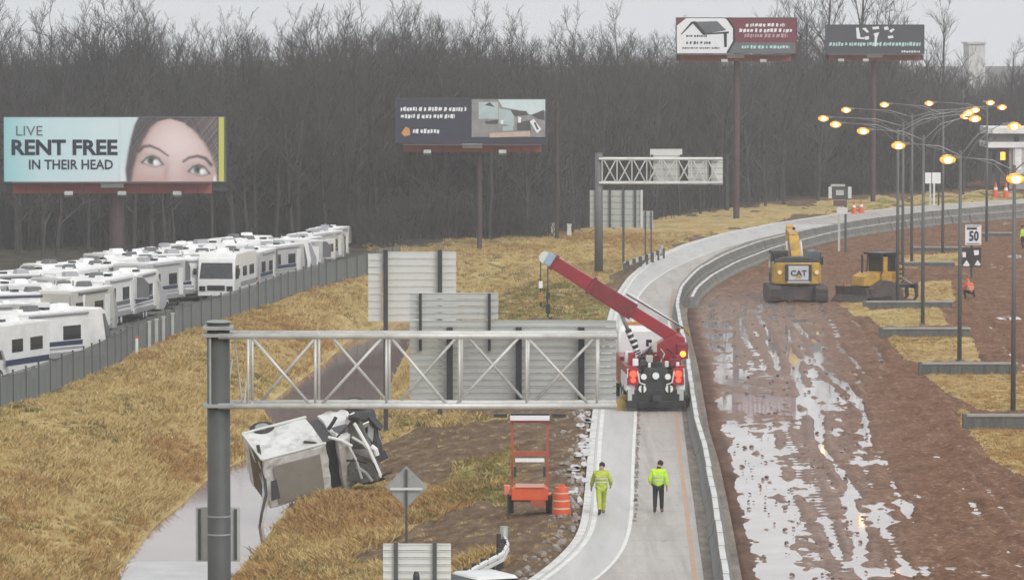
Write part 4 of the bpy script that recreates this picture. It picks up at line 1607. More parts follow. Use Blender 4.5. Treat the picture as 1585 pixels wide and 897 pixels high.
def guard_rail(pts, label, h=.72, sp=1.9, end=True, m=GALV, faceaway=1, pm=None):
    P_ = [Vector(p) for p in pts]
    t = thing('guard_rail', label, 'guard rail', (P_[0].x, P_[0].y, 0))
    o = Vector((P_[0].x, P_[0].y, 0))
    # resample
    q = [P_[0]]
    for a, b in zip(P_[:-1], P_[1:]):
        n = max(1, int((b - a).length / .6))
        q += [a.lerp(b, (i + 1) / n) for i in range(n)]
    prof = [(-.03, -.16), (.05, -.12), (.05, -.04), (-.03, 0), (.05, .04), (.05, .12), (-.03, .16)]
    mb = MB()
    rows = []
    for i, p in enumerate(q):
        d = (q[min(i + 1, len(q) - 1)] - q[max(i - 1, 0)])
        d.z = 0
        d.normalize()
        s = Vector((d.y, -d.x, 0)) * faceaway
        rows.append([p - o + s * u + Vector((0, 0, h - .16 + v)) for u, v in prof])
    vs = [v for r_ in rows for v in r_]
    k = len(prof)
    fs = [(i * k + j, i * k + j + 1, (i + 1) * k + j + 1, (i + 1) * k + j) for i in range(len(rows) - 1) for j in range(k - 1)]
    mb.add(vs, fs)
    r_ = mb.build('rail', m, t)
    sol = r_.modifiers.new('thick', 'SOLIDIFY')
    sol.thickness = .012
    acc = 0
    for i in range(len(q)):
        if i and (q[i] - q[i - 1]).length:
            acc += (q[i] - q[i - 1]).length
        if acc >= sp or i == 0:
            acc = 0
            d = (q[min(i + 1, len(q) - 1)] - q[max(i - 1, 0)]).normalized()
            s = Vector((d.y, -d.x, 0)) * faceaway
            c = q[i] - o - s * .16
            b = MB()
            b.box((c.x, c.y, h / 2 - .25), (.15, .15, h + .55))
            b.box((c.x + s.x * .09, c.y + s.y * .09, h - .16), (.16, .12, .34))
            b.build('post', pm or GALV_D, t)
    if end:
        c = q[0] - o
        b = MB()
        b.tube([(c.x, c.y, .2), (c.x, c.y, .98)], .13, 10)
        b.build('end_terminal', GALV, t, smooth=True)
    return t


guard_rail([G(780, 862), G(786, 874), G(778, 890), G(748, 906), G(716, 925), G(690, 945), G(640, 990)], 'steel guard rail with dark posts at the bottom of the view', sp=.95, m=GALV_L, faceaway=-1, pm=WOOD)
guard_rail([G(1024, 400), G(1000, 409), G(967, 421), G(964, 424)], 'short pale guard rail in front of the distant sign posts', m=ALU_L, sp=3)

# ------------------------------------------------------------------ street lamps
POLEG = mat('lamp_pole_galvanised', (.13, .135, .13), .6, .2, .14, 1.5)


def lamp_post(base, arms, label):
    bx, by = base
    g = G(bx, by)
    d = g.y
    t = thing('street_lamp', label, 'street lamp', (g.x, d, -.05), 0, 'street lamps in the median')
    tops = []
    for (px, py) in arms:
        v = D(px, py, d)
        tops.append(Vector((v.x - g.x, 0, v.z + .05)))
    zt_ = min(v.z for v in tops) - .35
    m = MB()
    m.tube([(0, 0, 0), (0, 0, zt_)], [.115, .07], 12)
    m.build('pole', POLEG, t, smooth=True)
    m = MB()
    m.box((0, 0, .06), (.42, .42, .12))
    m.build('base_plate', GALV_D, t)
    m = MB()
    m.box((0, -.14, .75), (.13, .03, .3))
    m.build('hand_hole', STEEL_D, t)
    for v in tops:
        s = 1 if v.x > 0 else -1
        m = MB()
        lift = v.z - zt_
        m.tube([(0, 0, zt_ - .25), (v.x * .35, 0, zt_ + lift * .62), (v.x - s * .35, 0, v.z)], [.034, .028, .022], 6)
        m.tube([(0, 0, zt_ - .9), (v.x * .3, 0, zt_ - .1 + lift * .35), (v.x * .62, 0, zt_ + lift * .8)], .014, 5)
        arm = m.build('arm', GALV, t, smooth=True)
        m = MB()
        m.add([(v.x + s * u, w_, v.z + z_) for u, w_, z_ in ((-.45, -.09, .05), (-.45, .09, .05), (.1, .19, .08), (.42, .13, .03), (.42, -.13, .03), (.1, -.19, .08), (-.45, -.06, -.06), (-.45, .06, -.06), (.1, .16, -.07), (.42, .1, -.05), (.42, -.1, -.05), (.1, -.16, -.07))],
              [(0, 1, 2, 3, 4, 5), (6, 11, 10, 9, 8, 7), (0, 6, 7, 1), (1, 7, 8, 2), (2, 8, 9, 3), (3, 9, 10, 4), (4, 10, 11, 5), (5, 11, 6, 0)])
        hd = m.build('lamp_head', GALV, arm)
        m = MB()
        m.ball((v.x + s * .14, 0, v.z - .1), .27, 12, 8, (1.3, .95, .75))
        m.build('lens', SODIUM, arm, smooth=True)
        m = MB()
        m.ball((v.x + s * .14, -.17, v.z - .13), .17, 12, 8, (1.1, .8, .8))
        m.build('lamp_core', CORE, arm, smooth=True)
    return t


lamp_post((1675, 737), [(1578, 272), (1770, 262)], 'nearest street lamp, its lit left head reaching in from the right edge')
lamp_post((1568, 637), [(1472, 243), (1660, 224)], 'tall street lamp beside the lowest concrete slab near the right edge')
lamp_post((1485, 558), [(1395, 222), (1565, 192)], 'tall double street lamp rising behind the ribbed concrete slab')
lamp_post((1428, 503), [(1340, 200), (1505, 181)], 'double street lamp standing at the third concrete slab')
lamp_post((1389, 466), [(1297, 190), (1491, 177)], 'double street lamp standing right of the bulldozer')
lamp_post((1397, 440), [(1278, 181), (1496, 172)], 'double street lamp just behind the one by the bulldozer')
lamp_post((1411, 412), [(1313, 168), (1506, 168)], 'double street lamp further back between the slabs')
lamp_post((1459, 392), [(1372, 160), (1548, 164)], 'far double street lamp left of the white speed sign')
lamp_post((1527, 374), [(1441, 158), (1530, 157)], 'farthest street lamp near the highway lanes on the right')

# ------------------------------------------------------------------ concrete slabs across the median
def slab(x0, x1, y0, y1, label, ribs):
    a, b = G(x0, y1), G(x1, y1)
    s = F / a.y
    h = (y1 - y0) / s
    t = thing('concrete_slab', label, 'concrete wall', ((a.x + b.x) / 2, a.y, -.05))
    L_ = b.x - a.x
    m = MB()
    m.box((0, .25, h / 2 - .05), (L_, .5, h - .08))
    m.build('wall', CONC_D, t, bevel=.02)
    m = MB()
    m.box((0, .25, h - .03), (L_ + .06, .6, .1))
    m.build('cap', CONC_C, t, bevel=.02)
    if ribs:
        r0 = None
        n = int(L_ / .55)
        for i in range(n):
            q = r0
            if r0 is None:
                m = MB()
                m.box((0, 0, 0), (.14, .06, h - .2))
                r0 = q = m.build('rib', CONC_D, t)
            else:
                q = r0.copy()
                S.collection.objects.link(q)
            q.location = (-L_ / 2 + .3 + i * (L_ - .6) / max(1, n - 1), -.03, h / 2 - .07)
    m = MB()
    m.box((-L_ / 2 - .06, .25, h / 2), (.16, .62, h + .08))
    m.build('end_block', CONC_D, t, bevel=.02)
    return t


slab(1496, 1660, 640, 665, 'dark concrete slab wall lowest in the median at the right edge', False)
slab(1427, 1575, 560, 580, 'ribbed grey concrete slab wall second from the bottom in the median', True)
slab(1366, 1502, 506, 522, 'dark concrete slab wall third from the bottom in the median', False)
slab(1340, 1474, 465, 477, 'low concrete slab wall in front of the bulldozer', False)
slab(1394, 1478, 404, 413, 'narrow concrete slab wall behind the bulldozer', False)
slab(1412, 1492, 381, 389, 'farthest concrete slab wall left of the speed sign', False)
slab(1516, 1570, 359, 366, 'small concrete slab wall near the far lanes', False)

# ------------------------------------------------------------------ chain link fence with slats
FMAT = mat('fence_slats_grey', (.185, .205, .207), .7, .1, .14, .8, stretch=(1, 1, .3), dirt=(.06, .068, .068), damt=.5)
fp = [G(-330, 775), G(-120, 682)] + [G(a, b) for a, b in [(0, 634), (60, 614), (130, 588), (178, 564), (214, 541), (296, 510), (357, 491), (400, 477), (446, 459), (505, 440), (568, 425), (620, 412)]]
ftg = thing('lot_fence', 'grey slatted chain link fence along the trailer lot above the grass bank', 'fence', (fp[0].x, fp[0].y, 0))
o0 = Vector((fp[0].x, fp[0].y, 0))
qs = []
for a, b in zip(fp[:-1], fp[1:]):
    n = max(1, round((b - a).length / 2.9))
    qs += [a.lerp(b, i / n) for i in range(n)]
qs.append(fp[-1])
for a, b in zip(qs[:-1], qs[1:]):
    d = b - a
    ang = math.atan2(d.y, d.x)
    L_ = d.length
    m = MB()
    ns = 26
    hh = 1.4
    for i in range(ns):
        x = (i + .5) * L_ / ns
        m.box((x, .012 * (i % 2), hh / 2 + random.uniform(-.015, .015)), (L_ / ns * .9, .012, hh - .06))
    o = m.build('fence_panel', FMAT, ftg, fix=False)
    o.location = a - o0 + Vector((0, 0, .02))
    o.rotation_euler = (0, 0, ang)
    m = MB()
    m.tube([(0, -.04, -.4), (0, -.04, 1.55)], .04, 8)
    m.ball((0, -.04, 1.55), .055, 8, 4)
    o = m.build('fence_post', GALV_D, ftg)
    o.location = a - o0
    m = MB()
    m.tube([(0, -.03, 1.45), (L_, -.03, 1.45)], .025, 6)
    o = m.build('top_rail', GALV_D, ftg)
    o.location = a - o0
    o.rotation_euler = (0, 0, ang)
for k, px in enumerate((232, 243, 254, 268)):
    b = [536, 532, 528, 522][k]
    g = G(px, b)
    m = MB()
    m.box((0, 0, .62), (.16, .1, 1.5))
    m.box((0, 0, 1.4), (.2, .14, .1))
    o = m.build('white_post', ALU, None, bevel=.01)
    o.location = (g.x, g.y - .3, -.1)
    tag(o, 'pale upright post standing against the slatted fence behind the column top', 'post', 'pale posts against the fence')
g = G(212, 548)
mk = thing('marker_post', 'thin white marker post with red cap on the grass bank', 'marker post', (g.x, g.y, -.1))
m = MB()
m.box((0, 0, .45), (.14, .05, .95))
m.build('post', REFL, mk)
m = MB()
m.box((0, 0, .98), (.15, .06, .12))
m.build('cap', ORG, mk)
for k, (px, py) in enumerate(((856, 364), (881, 366))):
    g = G(px, py)
    m = MB()
    m.box((0, 0, .45), (.35, .3, 1.0), taper=(.9, .9))
    m.box((0, 0, 1.0), (.4, .34, .1))
    o = m.build('bollard', ALU_L, None, bevel=.02)
    o.location = (g.x, g.y, -.05)
    tag(o, 'pale short bollard by the trees ' + ('nearer the utility pole' if k == 0 else 'right of its twin'), 'bollard')
g = G(862, 372)
up = thing('utility_pole', 'tall dark utility pole against the trees right of the navy billboard', 'utility pole', (g.x, g.y, 0))
m = MB()
zz_ = D(862, 156, g.y).z
m.tube([(0, 0, -.2), (0, 0, zz_)], [.17, .11], 10)
m.build('pole', WOOD, up)
m = MB()
m.box((0, -.12, zz_ - .6), (.5, .1, .12))
m.build('cross_arm', WOOD, up)


# ------------------------------------------------------------------ recreational vehicles in the lot
WHITE_D = mat('greyed_fibreglass', (.5, .5, .49), .4, 0, .08, .8, dirt=(.33, .32, .3), damt=.6)
STRIPE = mat('rv_stripe_grey', (.32, .32, .34), .4, 0, .1)
STRIPE2 = mat('rv_stripe_navy', (.03, .04, .09), .4, 0, .1)
BLACKV = mat('rv_dark_grey', (.12, .12, .125), .5, 0, .1)  # dark grey of caps, awnings, bumpers, stripes and some roof units


def wheel(t, x, y, r=.36, w_=.24, side=1, rim=ALU_L):
    m = MB()
    m.tube([(x - w_ / 2, y, r), (x - w_ / 2 + .03, y, r), (x + w_ / 2 - .03, y, r), (x + w_ / 2, y, r)], [r * .9, r, r, r * .9], 18)
    wh = m.build('wheel', RUBBER, t)
    m = MB()
    m.tube([(x + side * w_ * .36, y, r), (x + side * (w_ / 2 + .012), y, r)], [r * .6, r * .55], 14)
    m.build('rim', rim, wh)
    return wh


def winbox(t, face, a, z0, z1, u0, u1, name='window', m=GLASS, pr=.015):
    """window on a side (face 'x+','x-') or an end ('y+','y-') at coordinate a"""
    mb = MB()
    if face[0] == 'x':
        s = 1 if face[1] == '+' else -1
        mb.box((a + s * pr / 2, (u0 + u1) / 2, (z0 + z1) / 2), (pr + .02, u1 - u0, z1 - z0))
    else:
        s = 1 if face[1] == '+' else -1
        mb.box(((u0 + u1) / 2, a + s * pr / 2, (z0 + z1) / 2), (u1 - u0, pr + .02, z1 - z0))
    return mb.build(name, m, t, bevel=.006)


def roof_kit(t, L_, W_, z, r):
    m = MB()
    m.box((0, 0, z + .03), (W_ - .12, L_ - .15, .08))
    rf = m.build('roof', WHITE_R, t, bevel=.02)
    for k in range(r.choice((1, 2, 2))):
        y = L_ * (-.22 + .42 * k) + r.uniform(-.3, .3)
        m = MB()
        m.box((0, y, z + .21), (.72, 1.0, .3), taper=(.8, .82))
        m.build('air_conditioner', r.choice((WHITE_R, BLACKV, STRIPE)), rf, bevel=.04)
    for k in range(3):
        m = MB()
        m.box((r.uniform(-.7, .7), L_ * (-.36 + .33 * k), z + .13), (.42, .42, .16))
        m.build('vent', GLASS if k == 1 else WHITE_R, rf)
    m = MB()
    m.tube([(-.8, L_ * .3, z), (-.8, L_ * .3, z + .35)], .05, 6)
    m.build('pipe', GALV, rf)


def trailer(label, seed, fifth=False, group=None):
    r = random.Random(seed)
    L_, W_, H_ = r.uniform(7.0, 8.6), 2.44, r.uniform(2.85, 3.05)
    t = thing('travel_trailer', label, 'travel trailer', group=group)
    z0 = .55
    m = MB()
    if fifth:
        pr = [(-L_ / 2, z0), (L_ / 2 - 2.2, z0), (L_ / 2 - 2.0, 1.5), (L_ / 2, 1.55), (L_ / 2, H_ - .5), (L_ / 2 - .5, H_), (-L_ / 2 + .1, H_), (-L_ / 2, H_ - .1)]
    else:
        pr = [(-L_ / 2, z0), (L_ / 2 - .2, z0), (L_ / 2, .9), (L_ / 2, 1.5), (L_ / 2 - .55, H_ - .15), (L_ / 2 - .8, H_), (-L_ / 2 + .1, H_), (-L_ / 2, H_ - .1)]
    m.prism(pr, -W_ / 2, W_ / 2, 'x')
    m.build('body', r.choice((WHITE, WHITE_D, CREAM, WHITE)), t, bevel=.025)
    m = MB()
    cap_ = r.random() < .45
    m.prism([(L_ / 2 - .78, H_ - .28), (L_ / 2 - .55, H_ - .3), (L_ / 2 + .004, 1.5), (L_ / 2 + .004, .95), (L_ / 2 - .2, .62), (L_ / 2 - .6, .62), (L_ / 2 - .5, 1.4)] if not fifth else [(L_ / 2 - .9, 1.6), (L_ / 2 + .004, 1.62), (L_ / 2 + .004, H_ - .55), (L_ / 2 - .45, H_ - .1), (L_ / 2 - .9, H_ - .1)], -W_ / 2 - .006, W_ / 2 + .006, 'x')
    m.build('front_cap', BLACKV if cap_ else STRIPE, t)
    for s in (-1, 1):
        m = MB()
        m.tube([(s * (W_ / 2 + .05), -L_ * .35, H_ - .16), (s * (W_ / 2 + .05), L_ * .25, H_ - .16)], .075, 8)
        m.build('awning', r.choice((GREYP, STRIPE2, BLACKV)), t)
        m = MB()
        m.box((s * (W_ / 2 + .004), -.2, .72), (.02, L_ * .8, .28))
        m.build('skirt_panel', GREYP, t)
    roof_kit(t, L_ - 1.4, W_, H_ - .02, r)
    for s, f in ((1, 'x+'), (-1, 'x-')):
        winbox(t, f, s * W_ / 2, 1.5, 2.3, -L_ * .4, -L_ * .2)
        winbox(t, f, s * W_ / 2, 1.5, 2.25, L_ * .0, L_ * .18)
        winbox(t, f, s * W_ / 2, 1.0, 1.12, -L_ * .47, L_ * .38, 'stripe', STRIPE, .006)
        winbox(t, f, s * W_ / 2, 1.2, 1.45, -L_ * .45, L_ * .2, 'stripe', r.choice((STRIPE2, STRIPE2, BLACKV)), .006)
        for k in (-.5, .5):
            wheel(t, s * (W_ / 2 - .16), -L_ * .08 + k * .85, .34, .22, s)
    winbox(t, 'x+', W_ / 2, .75, 2.55, L_ * .22, L_ * .22 + .72, 'door', WHITE, .03)
    winbox(t, 'y-', -L_ / 2, 1.35, 2.35, -.9, .75)
    winbox(t, 'y-', -L_ / 2, .62, .8, -1.1, 1.1, 'bumper', BLACKV, .06)
    for s in (-1, 1):
        winbox(t, 'y-', -L_ / 2, 1.0, 1.2, s * .98 - .09, s * .98 + .09, 'tail_light', REDDK, .02)
        winbox(t, 'y-', -L_ / 2, .9, 2.7, s * 1.16 - .035, s * 1.16 + .035, 'corner_trim', STRIPE, .01)
    m = MB()
    if not fifth:
        m.box((0, L_ / 2 + .55, .5), (.12, 1.2, .12))
        m.tube([(0, L_ / 2 + .9, -.0), (0, L_ / 2 + .9, .75)], .04, 6)
        m.box((0, L_ / 2 + .3, .78), (.7, .4, .5))
    else:
        for s in (-1, 1):
            m.box((s * .95, L_ / 2 - 1.6, .75), (.1, .1, 1.5))
    m.build('hitch', BLACKP, t)
    m = MB()
    m.box((.0, 0, .45), (1.9, L_ - .6, .16))
    m.build('chassis', BLACKP, t)
    if r.random() < .6:
        m = MB()
        m.box((-W_ / 2 - .22, -L_ * .12, 1.65), (.5, 2.6, 1.7))
        so_ = m.build('slide_out', WHITE, t, bevel=.03)
        winbox(so_, 'x-', -W_ / 2 - .47, 1.4, 2.1, -L_ * .12 - .6, -L_ * .12 + .6)
    return t


def motorhome(label, seed, group=None, classc=False):
    r = random.Random(seed)
    L_, W_, H_ = (7.6, 2.5, 3.15) if not classc else (7.0, 2.35, 3.0)
    t = thing('motorhome', label, 'motorhome', group=group)
    m = MB()
    h = L_ / 2
    if classc:
        pr = [(-h, .5), (h - 2.4, .5), (h - 2.2, .9), (h - 1.6, 1.75), (h - .6, 1.85), (h - .45, 2.3), (h - .9, H_), (-h + .1, H_), (-h, H_ - .1)]
    else:
        pr = [(-h, .5), (h - .1, .45), (h, .8), (h - .05, 1.5), (h - .35, 2.8), (h - .6, H_), (-h + .1, H_), (-h, H_ - .1)]
    m.prism(pr, -W_ / 2, W_ / 2, 'x')
    m.build('body', WHITE, t, bevel=.05)
    roof_kit(t, L_ - 1.3, W_, H_ - .02, r)
    if classc:
        m = MB()
        m.prism([(h - 2.5, .5), (h - .1, .5), (h, .8), (h - .1, 1.2), (h - 1.0, 1.3), (h - 1.75, 1.9), (h - 2.5, 1.95)], -1.0, 1.0, 'x')
        m.build('cab', WHITE, t, bevel=.05)
        m = MB()
        m.add([(-.9, h - .98, 1.34), (.9, h - .98, 1.34), (.82, h - 1.66, 1.83), (-.82, h - 1.66, 1.83)], [(0, 1, 2, 3)])
        m.build('windshield', GLASS, t)
        winbox(t, 'x+', 1.0, 1.3, 1.75, h - 2.3, h - 1.6)
        winbox(t, 'x-', -1.0, 1.3, 1.75, h - 2.3, h - 1.6)
        winbox(t, 'y+', h - .02, .62, .95, -.6, .6, 'grille', BLACKP, .04)
    else:
        m = MB()
        m.add([(-1.12, h - .02, 1.55), (1.12, h - .02, 1.55), (1.05, h - .31, 2.62), (-1.05, h - .31, 2.62), (-1.12, h - .1, 1.5), (1.12, h - .1, 1.5), (1.05, h - .39, 2.66), (-1.05, h - .39, 2.66)],
              [(0, 1, 2, 3), (0, 4, 5, 1), (1, 5, 6, 2), (2, 6, 7, 3), (3, 7, 4, 0)])
        m.build('windshield', GLASS, t)
        m = MB()
        m.add([(-1.0, h - .12, 2.3), (-.2, h + .02, 1.9), (1.1, h - .1, 2.45), (1.1, h - .14, 2.6), (-.2, h - .04, 2.05)], [(0, 1, 2, 3, 4)])
        winbox(t, 'y+', h + .0, .75, 1.1, -.6, .6, 'grille', BLACKP, .03)
        winbox(t, 'y+', h - .02, .42, .62, -1.2, 1.2, 'bumper', WHITE, .16)
    for s in (-1, 1):
        f = 'x+' if s > 0 else 'x-'
        winbox(t, f, s * W_ / 2, 1.6, 2.25, -h * .75, -h * .35)
        winbox(t, f, s * W_ / 2, 1.6, 2.25, -h * .1, h * .25)
        winbox(t, f, s * W_ / 2, .95, 1.25, -h * .97, h * .45, 'stripe', r.choice((STRIPE, STRIPE2)), .006)
        if not classc:
            winbox(t, f, s * W_ / 2, 1.5, 2.4, h * .62, h * .88)
        winbox(t, 'y+', h + .01, .72, 1.05, s * .92 - .2, s * .92 + .2, 'headlight', GLASS if not classc else WORK, .03)
        winbox(t, 'y-', -h, 1.0, 1.3, s * 1.05 - .08, s * 1.05 + .08, 'tail_light', REDDK, .02)
        m = MB()
        m.box((s * (W_ / 2 + .22), h - .25, 2.0), (.2, .12, .42))
        m.tube([(s * W_ / 2, h - .3, 2.2), (s * (W_ / 2 + .22), h - .25, 2.1)], .02, 5)
        m.build('mirror', BLACKP, t, bevel=.02)
        wheel(t, s * (W_ / 2 - .15), h * .62, .42, .26, s)
        wheel(t, s * (W_ / 2 - .2), -h * .45, .42, .4, s)
    winbox(t, 'y-', -h, 1.6, 2.2, -.8, .8)
    return t


def rv_at(o, px, py, rz, label=None, group=None, s=1.0):
    g = G(px, py)
    o.location = (g.x, g.y, 0)
    o.rotation_euler = (0, 0, R(rz))
    o.scale = (s * .93, s * .93, s * .93)
    if label:
        o['label'] = label
    if group:
        o['group'] = group
    return o


# yaw: 0 = nose away from the camera, 180 = nose towards it
rvs = []
a = motorhome('white motorhome facing the camera at the left edge, dark windshield low behind the fence', 1, classc=True)
rv_at(a, -2, 592, 160)
b = trailer('long white trailer second along the fence from the left edge, side towards the fence', 2)
rv_at(b, 70, 568, -32, s=.98)
c = trailer('white trailer with dark rear window right of the navy striped one', 3)
rv_at(c, 116, 526, -16)
d = trailer('white trailer end on beside the brown billboard pole, front of the row', 4, True)
rv_at(d, 160, 502, -12, s=1.0)
e = trailer('narrow white trailer end just right of its neighbour before the billboard pole', 5)
rv_at(e, 200, 493, -8, s=.95)
f = trailer('long white trailer broadside to the camera just right of the billboard pole', 6)
rv_at(f, 252, 466, -58, s=.92)
g_ = motorhome('white motorhome facing the camera with a wide dark windshield, above the gantry column', 7)
rv_at(g_, 352, 462, 172, s=.98)
h_ = trailer('white trailer standing right of the motorhome that faces the camera', 8, True)
rv_at(h_, 392, 449, -8, s=.9)
front = [a, b, c, d, e, f, g_, h_]
G1 = 'white trailers at the far end of the front row'
k1 = trailer('white trailer in the far end of the row along the fence', 9, group=G1)
rv_at(k1, 424, 437, -20, s=.9)
for i, (px, py, rz) in enumerate(((446, 428, -50), (464, 420, -14), (480, 414, 165), (495, 409, -16), (509, 404, -12))):
    q = dup(k1 if i % 2 else h_, None, None, None, 'white trailer in the far end of the row along the fence', G1)
    rv_at(q, px, py, rz, s=.84)
G2 = 'recreational vehicles crowded in the rows behind'
protos = [k1, f, h_, b, g_, a, c]
rows = [((-45, 548), (405, 430), 10), ((-45, 522), (370, 429), 10), ((-45, 500), (330, 430), 9)]
for ri, (p, q, n) in enumerate(rows):
    A_, B_ = G(*p), G(*q)
    for i in range(n):
        v = A_.lerp(B_, (i + random.uniform(-.15, .15)) / (n - 1))
        src = protos[(i * 3 + ri * 2 + (i // 4)) % 7]
        isM = src in (g_, a)
        o = dup(src, None, None, None, 'white %s roof and upper side showing among the rows behind the front row' % ('motorhome' if isM else 'trailer'), G2)
        o.location = (v.x, v.y, 0)
        o.rotation_euler = (0, 0, R(random.choice((-25, -60, -10, 165, 120, -15)) + random.uniform(-6, 6)))
        s = random.uniform(.76, .9)
        o.scale = (s, s, s)

# ------------------------------------------------------------------ heavy wrecker with its boom swung left
WG = G(1015, 637)
YAW = R(2.6)
tw = thing('tow_truck', 'red and white heavy rotator tow truck with its boom swung out to the left', 'tow truck', (WG.x, WG.y, .02), YAW)
m = MB()
m.box((0, 5, .78), (.95, 9.4, .32))
m.build('chassis', BLACKP, tw)
for s in (-1, 1):
    for y in (2.0, 3.35, 8.9):
        wheel(tw, s * (1.02 if y < 8 else 1.1), y, .52, .55 if y < 8 else .32, s, ALU)
    m = MB()
    m.box((s * 1.06, 1.9, 1.22), (.42, 3.5, .75))
    bx = m.build('side_body', REFL, tw, bevel=.02)
    m = MB()
    m.box((s * 1.06, 1.9, 1.78), (.44, 3.5, .34))
    m.build('locker', RED, bx, bevel=.02)
    m = MB()
    m.box((s * 1.06, 5.4, 1.5), (.42, 2.9, 1.2))
    m.build('locker', RED, bx, bevel=.02)
    # rear lamp clusters
    m = MB()
    m.box((s * .98, .1, 1.5), (.5, .18, .72))
    pn = m.build('lamp_panel', RED, tw, bevel=.02)
    for z, c_, w_ in ((1.62, TAIL, .3), (1.36, TAIL, .22)):
        m = MB()
        m.tube([(s * .98, -.02, z), (s * .98, .02, z)], w_ / 2, 14)
        m.build('tail_light', c_, pn)
    m = MB()
    m.box((s * 1.2, .06, 1.66), (.08, .1, .4))
    m.build('marker', REFL, pn)
    m = MB()                                                  # white work lamps low on the tail
    m.tube([(s * .58, -.06, .98), (s * .58, .1, .98)], .17, 14)
    wl = m.build('work_lamp', WORK, tw)
    m = MB()
    m.box((s * .58, -.07, .98), (.09, .04, .34))
    m.build('lamp_guard', BLACKP, wl)
    m = MB()
    m.tube([(s * .52, -.02, 1.5), (s * .52, .1, 1.5)], .13, 12)
    m.build('work_lamp', WORK, tw)
    m = MB()
    m.box((s * 1.12, .1, .72), (.18, .12, .5))
    m.box((s * .98, .08, .9), (.1, .1, .3))
    m.build('mud_flap_bracket', ALU, tw)
    m = MB()
    m.box((s * .85, .16, 1.12), (.1, .14, .7), (0, s * .2, 0))
    m.build('winch_arm', REDDK, tw)
m = MB()
m.tube([(0, -.04, 1.54), (0, .1, 1.54)], .15, 12)
m.build('work_lamp', WORK, tw)
m = MB()
m.box((0, .22, .52), (2.5, .34, .82))
m.box((0, .05, .3), (1.5, .25, .3))
m.build('tailboard', BLACKP, tw, bevel=.03)
m = MB()
m.prism([(-.75, .9), (.75, .9), (.5, 1.85), (-.5, 1.85)], .22, 1.0, 'y')
m.build('winch_housing', STEEL_D, tw, bevel=.03)
m = MB()
m.box((0, .0, .62), (.35, 1.6, .22))
m.build('underlift_bar', STEEL_D, tw)
for x in (-.75, .75):
    m = MB()
    m.box((x, 4, 1.62), (.7, 6.2, .06))
    m.build('deck_plate', STEEL_D, tw)
# plumbing, racks and chains round the turret
rq = random.Random(12)
for k in range(12):
    x = rq.uniform(-.95, .95)
    p0 = Vector((x, rq.uniform(.3, 2.2), rq.uniform(1.75, 2.0)))
    p1 = Vector((x * .4 + .3, rq.uniform(2.0, 2.9), rq.uniform(2.2, 2.7)))
    m = MB()
    m.tube([p0, p0.lerp(p1, .4) + Vector((rq.uniform(-.25, .25), -.1, .25)), p1], .03, 6)
    m.build('hydraulic_hose', (BLACKP, BLACKP, REDDK, ALU)[k % 4], tw)
for k, (x, y, z, a, b, c, mm_) in enumerate(((-.85, .5, 2.1, .24, .3, .3, REFL), (-.5, .6, 2.05, .3, .3, .22, STEEL_D), (-.95, 1.4, 2.2, .3, .6, .5, RED), (.8, .6, 2.08, .35, .3, .3, REDDK), (.15, .5, 2.0, .3, .2, .2, BLACKP), (.5, .45, 2.02, .16, .16, .26, ALU_L), (-.2, 1.2, 2.2, .3, .3, .3, CREAM), (1.05, 1.3, 2.15, .25, .6, .4, RED), (-1.02, 2.4, 2.2, .3, .7, .5, REFL), (-.25, .4, 1.98, .12, .12, .2, REFL), (.98, .45, 1.98, .14, .14, .24, REFL))):
    m = MB()
    m.box((x, y, z), (a, b, c))
    m.build(('tool_box', 'winch', 'rack')[k % 3], mm_, tw, bevel=.02)
for s in (-1, 1):
    m = MB()
    m.tube([(s * .8, .02, 1.75), (s * .7, -.05, 1.25), (s * .45, -.05, 1.15)], .035, 6)
    m.build('chain', ALU_L, tw)
# turret and boom
m = MB()
m.tube([(.35, 3.0, 1.6), (.35, 3.0, 2.0)], [.9, .82], 24)
m.build('turntable', STEEL_D, tw)
m = MB()
m.prism([(-.2, 2.0), (1.3, 2.0), (1.5, 2.5), (1.45, 3.05), (1.1, 3.2), (.2, 2.75), (-.35, 2.35)], 2.45, 3.55, 'y')
tu = m.build('turret', RED, tw, bevel=.05)
m = MB()
m.box((1.35, 3.0, 2.45), (.5, 1.3, .7))
m.build('counterweight', REDDK, tu, bevel=.05)
m = MB()
m.box((.05, 2.42, 2.6), (.36, .1, .42))
m.build('control_box', CREAM, tu, bevel=.02)
b0, b1 = Vector((1.25, 3.0, 2.85)), Vector((-4.42, 2.75, 6.42))
bd_ = b1 - b0
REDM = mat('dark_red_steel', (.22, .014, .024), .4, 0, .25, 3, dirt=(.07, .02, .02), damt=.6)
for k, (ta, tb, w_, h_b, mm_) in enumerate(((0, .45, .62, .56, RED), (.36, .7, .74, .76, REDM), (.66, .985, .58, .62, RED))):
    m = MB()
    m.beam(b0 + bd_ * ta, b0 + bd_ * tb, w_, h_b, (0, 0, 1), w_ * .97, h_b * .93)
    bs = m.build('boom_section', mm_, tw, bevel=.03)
    m = MB()
    m.beam(b0 + bd_ * (tb - .022), b0 + bd_ * tb, w_ + .08, h_b + .08)
    m.build('collar', REDDK, bs, bevel=.015)
m = MB()
m.beam(b0 + bd_ * .98, b0 + bd_ * 1.035, .5, .56)
bh = m.build('boom_head', mat('pale_blue_paint', (.3, .42, .52), .4, 0, .15, 3), tw, bevel=.03)
for s in (-.16, .16):
    m = MB()
    c = b0 + bd_ * 1.04
    m.tube([(c.x, c.y + s - .05, c.z - .05), (c.x, c.y + s + .05, c.z - .05)], .27, 16)
    m.build('sheave', ALU_L, bh)
bn = bd_.normalized()
bu = Vector((bn.z, 0, -bn.x)) * (1 if -bn.x > 0 else -1)
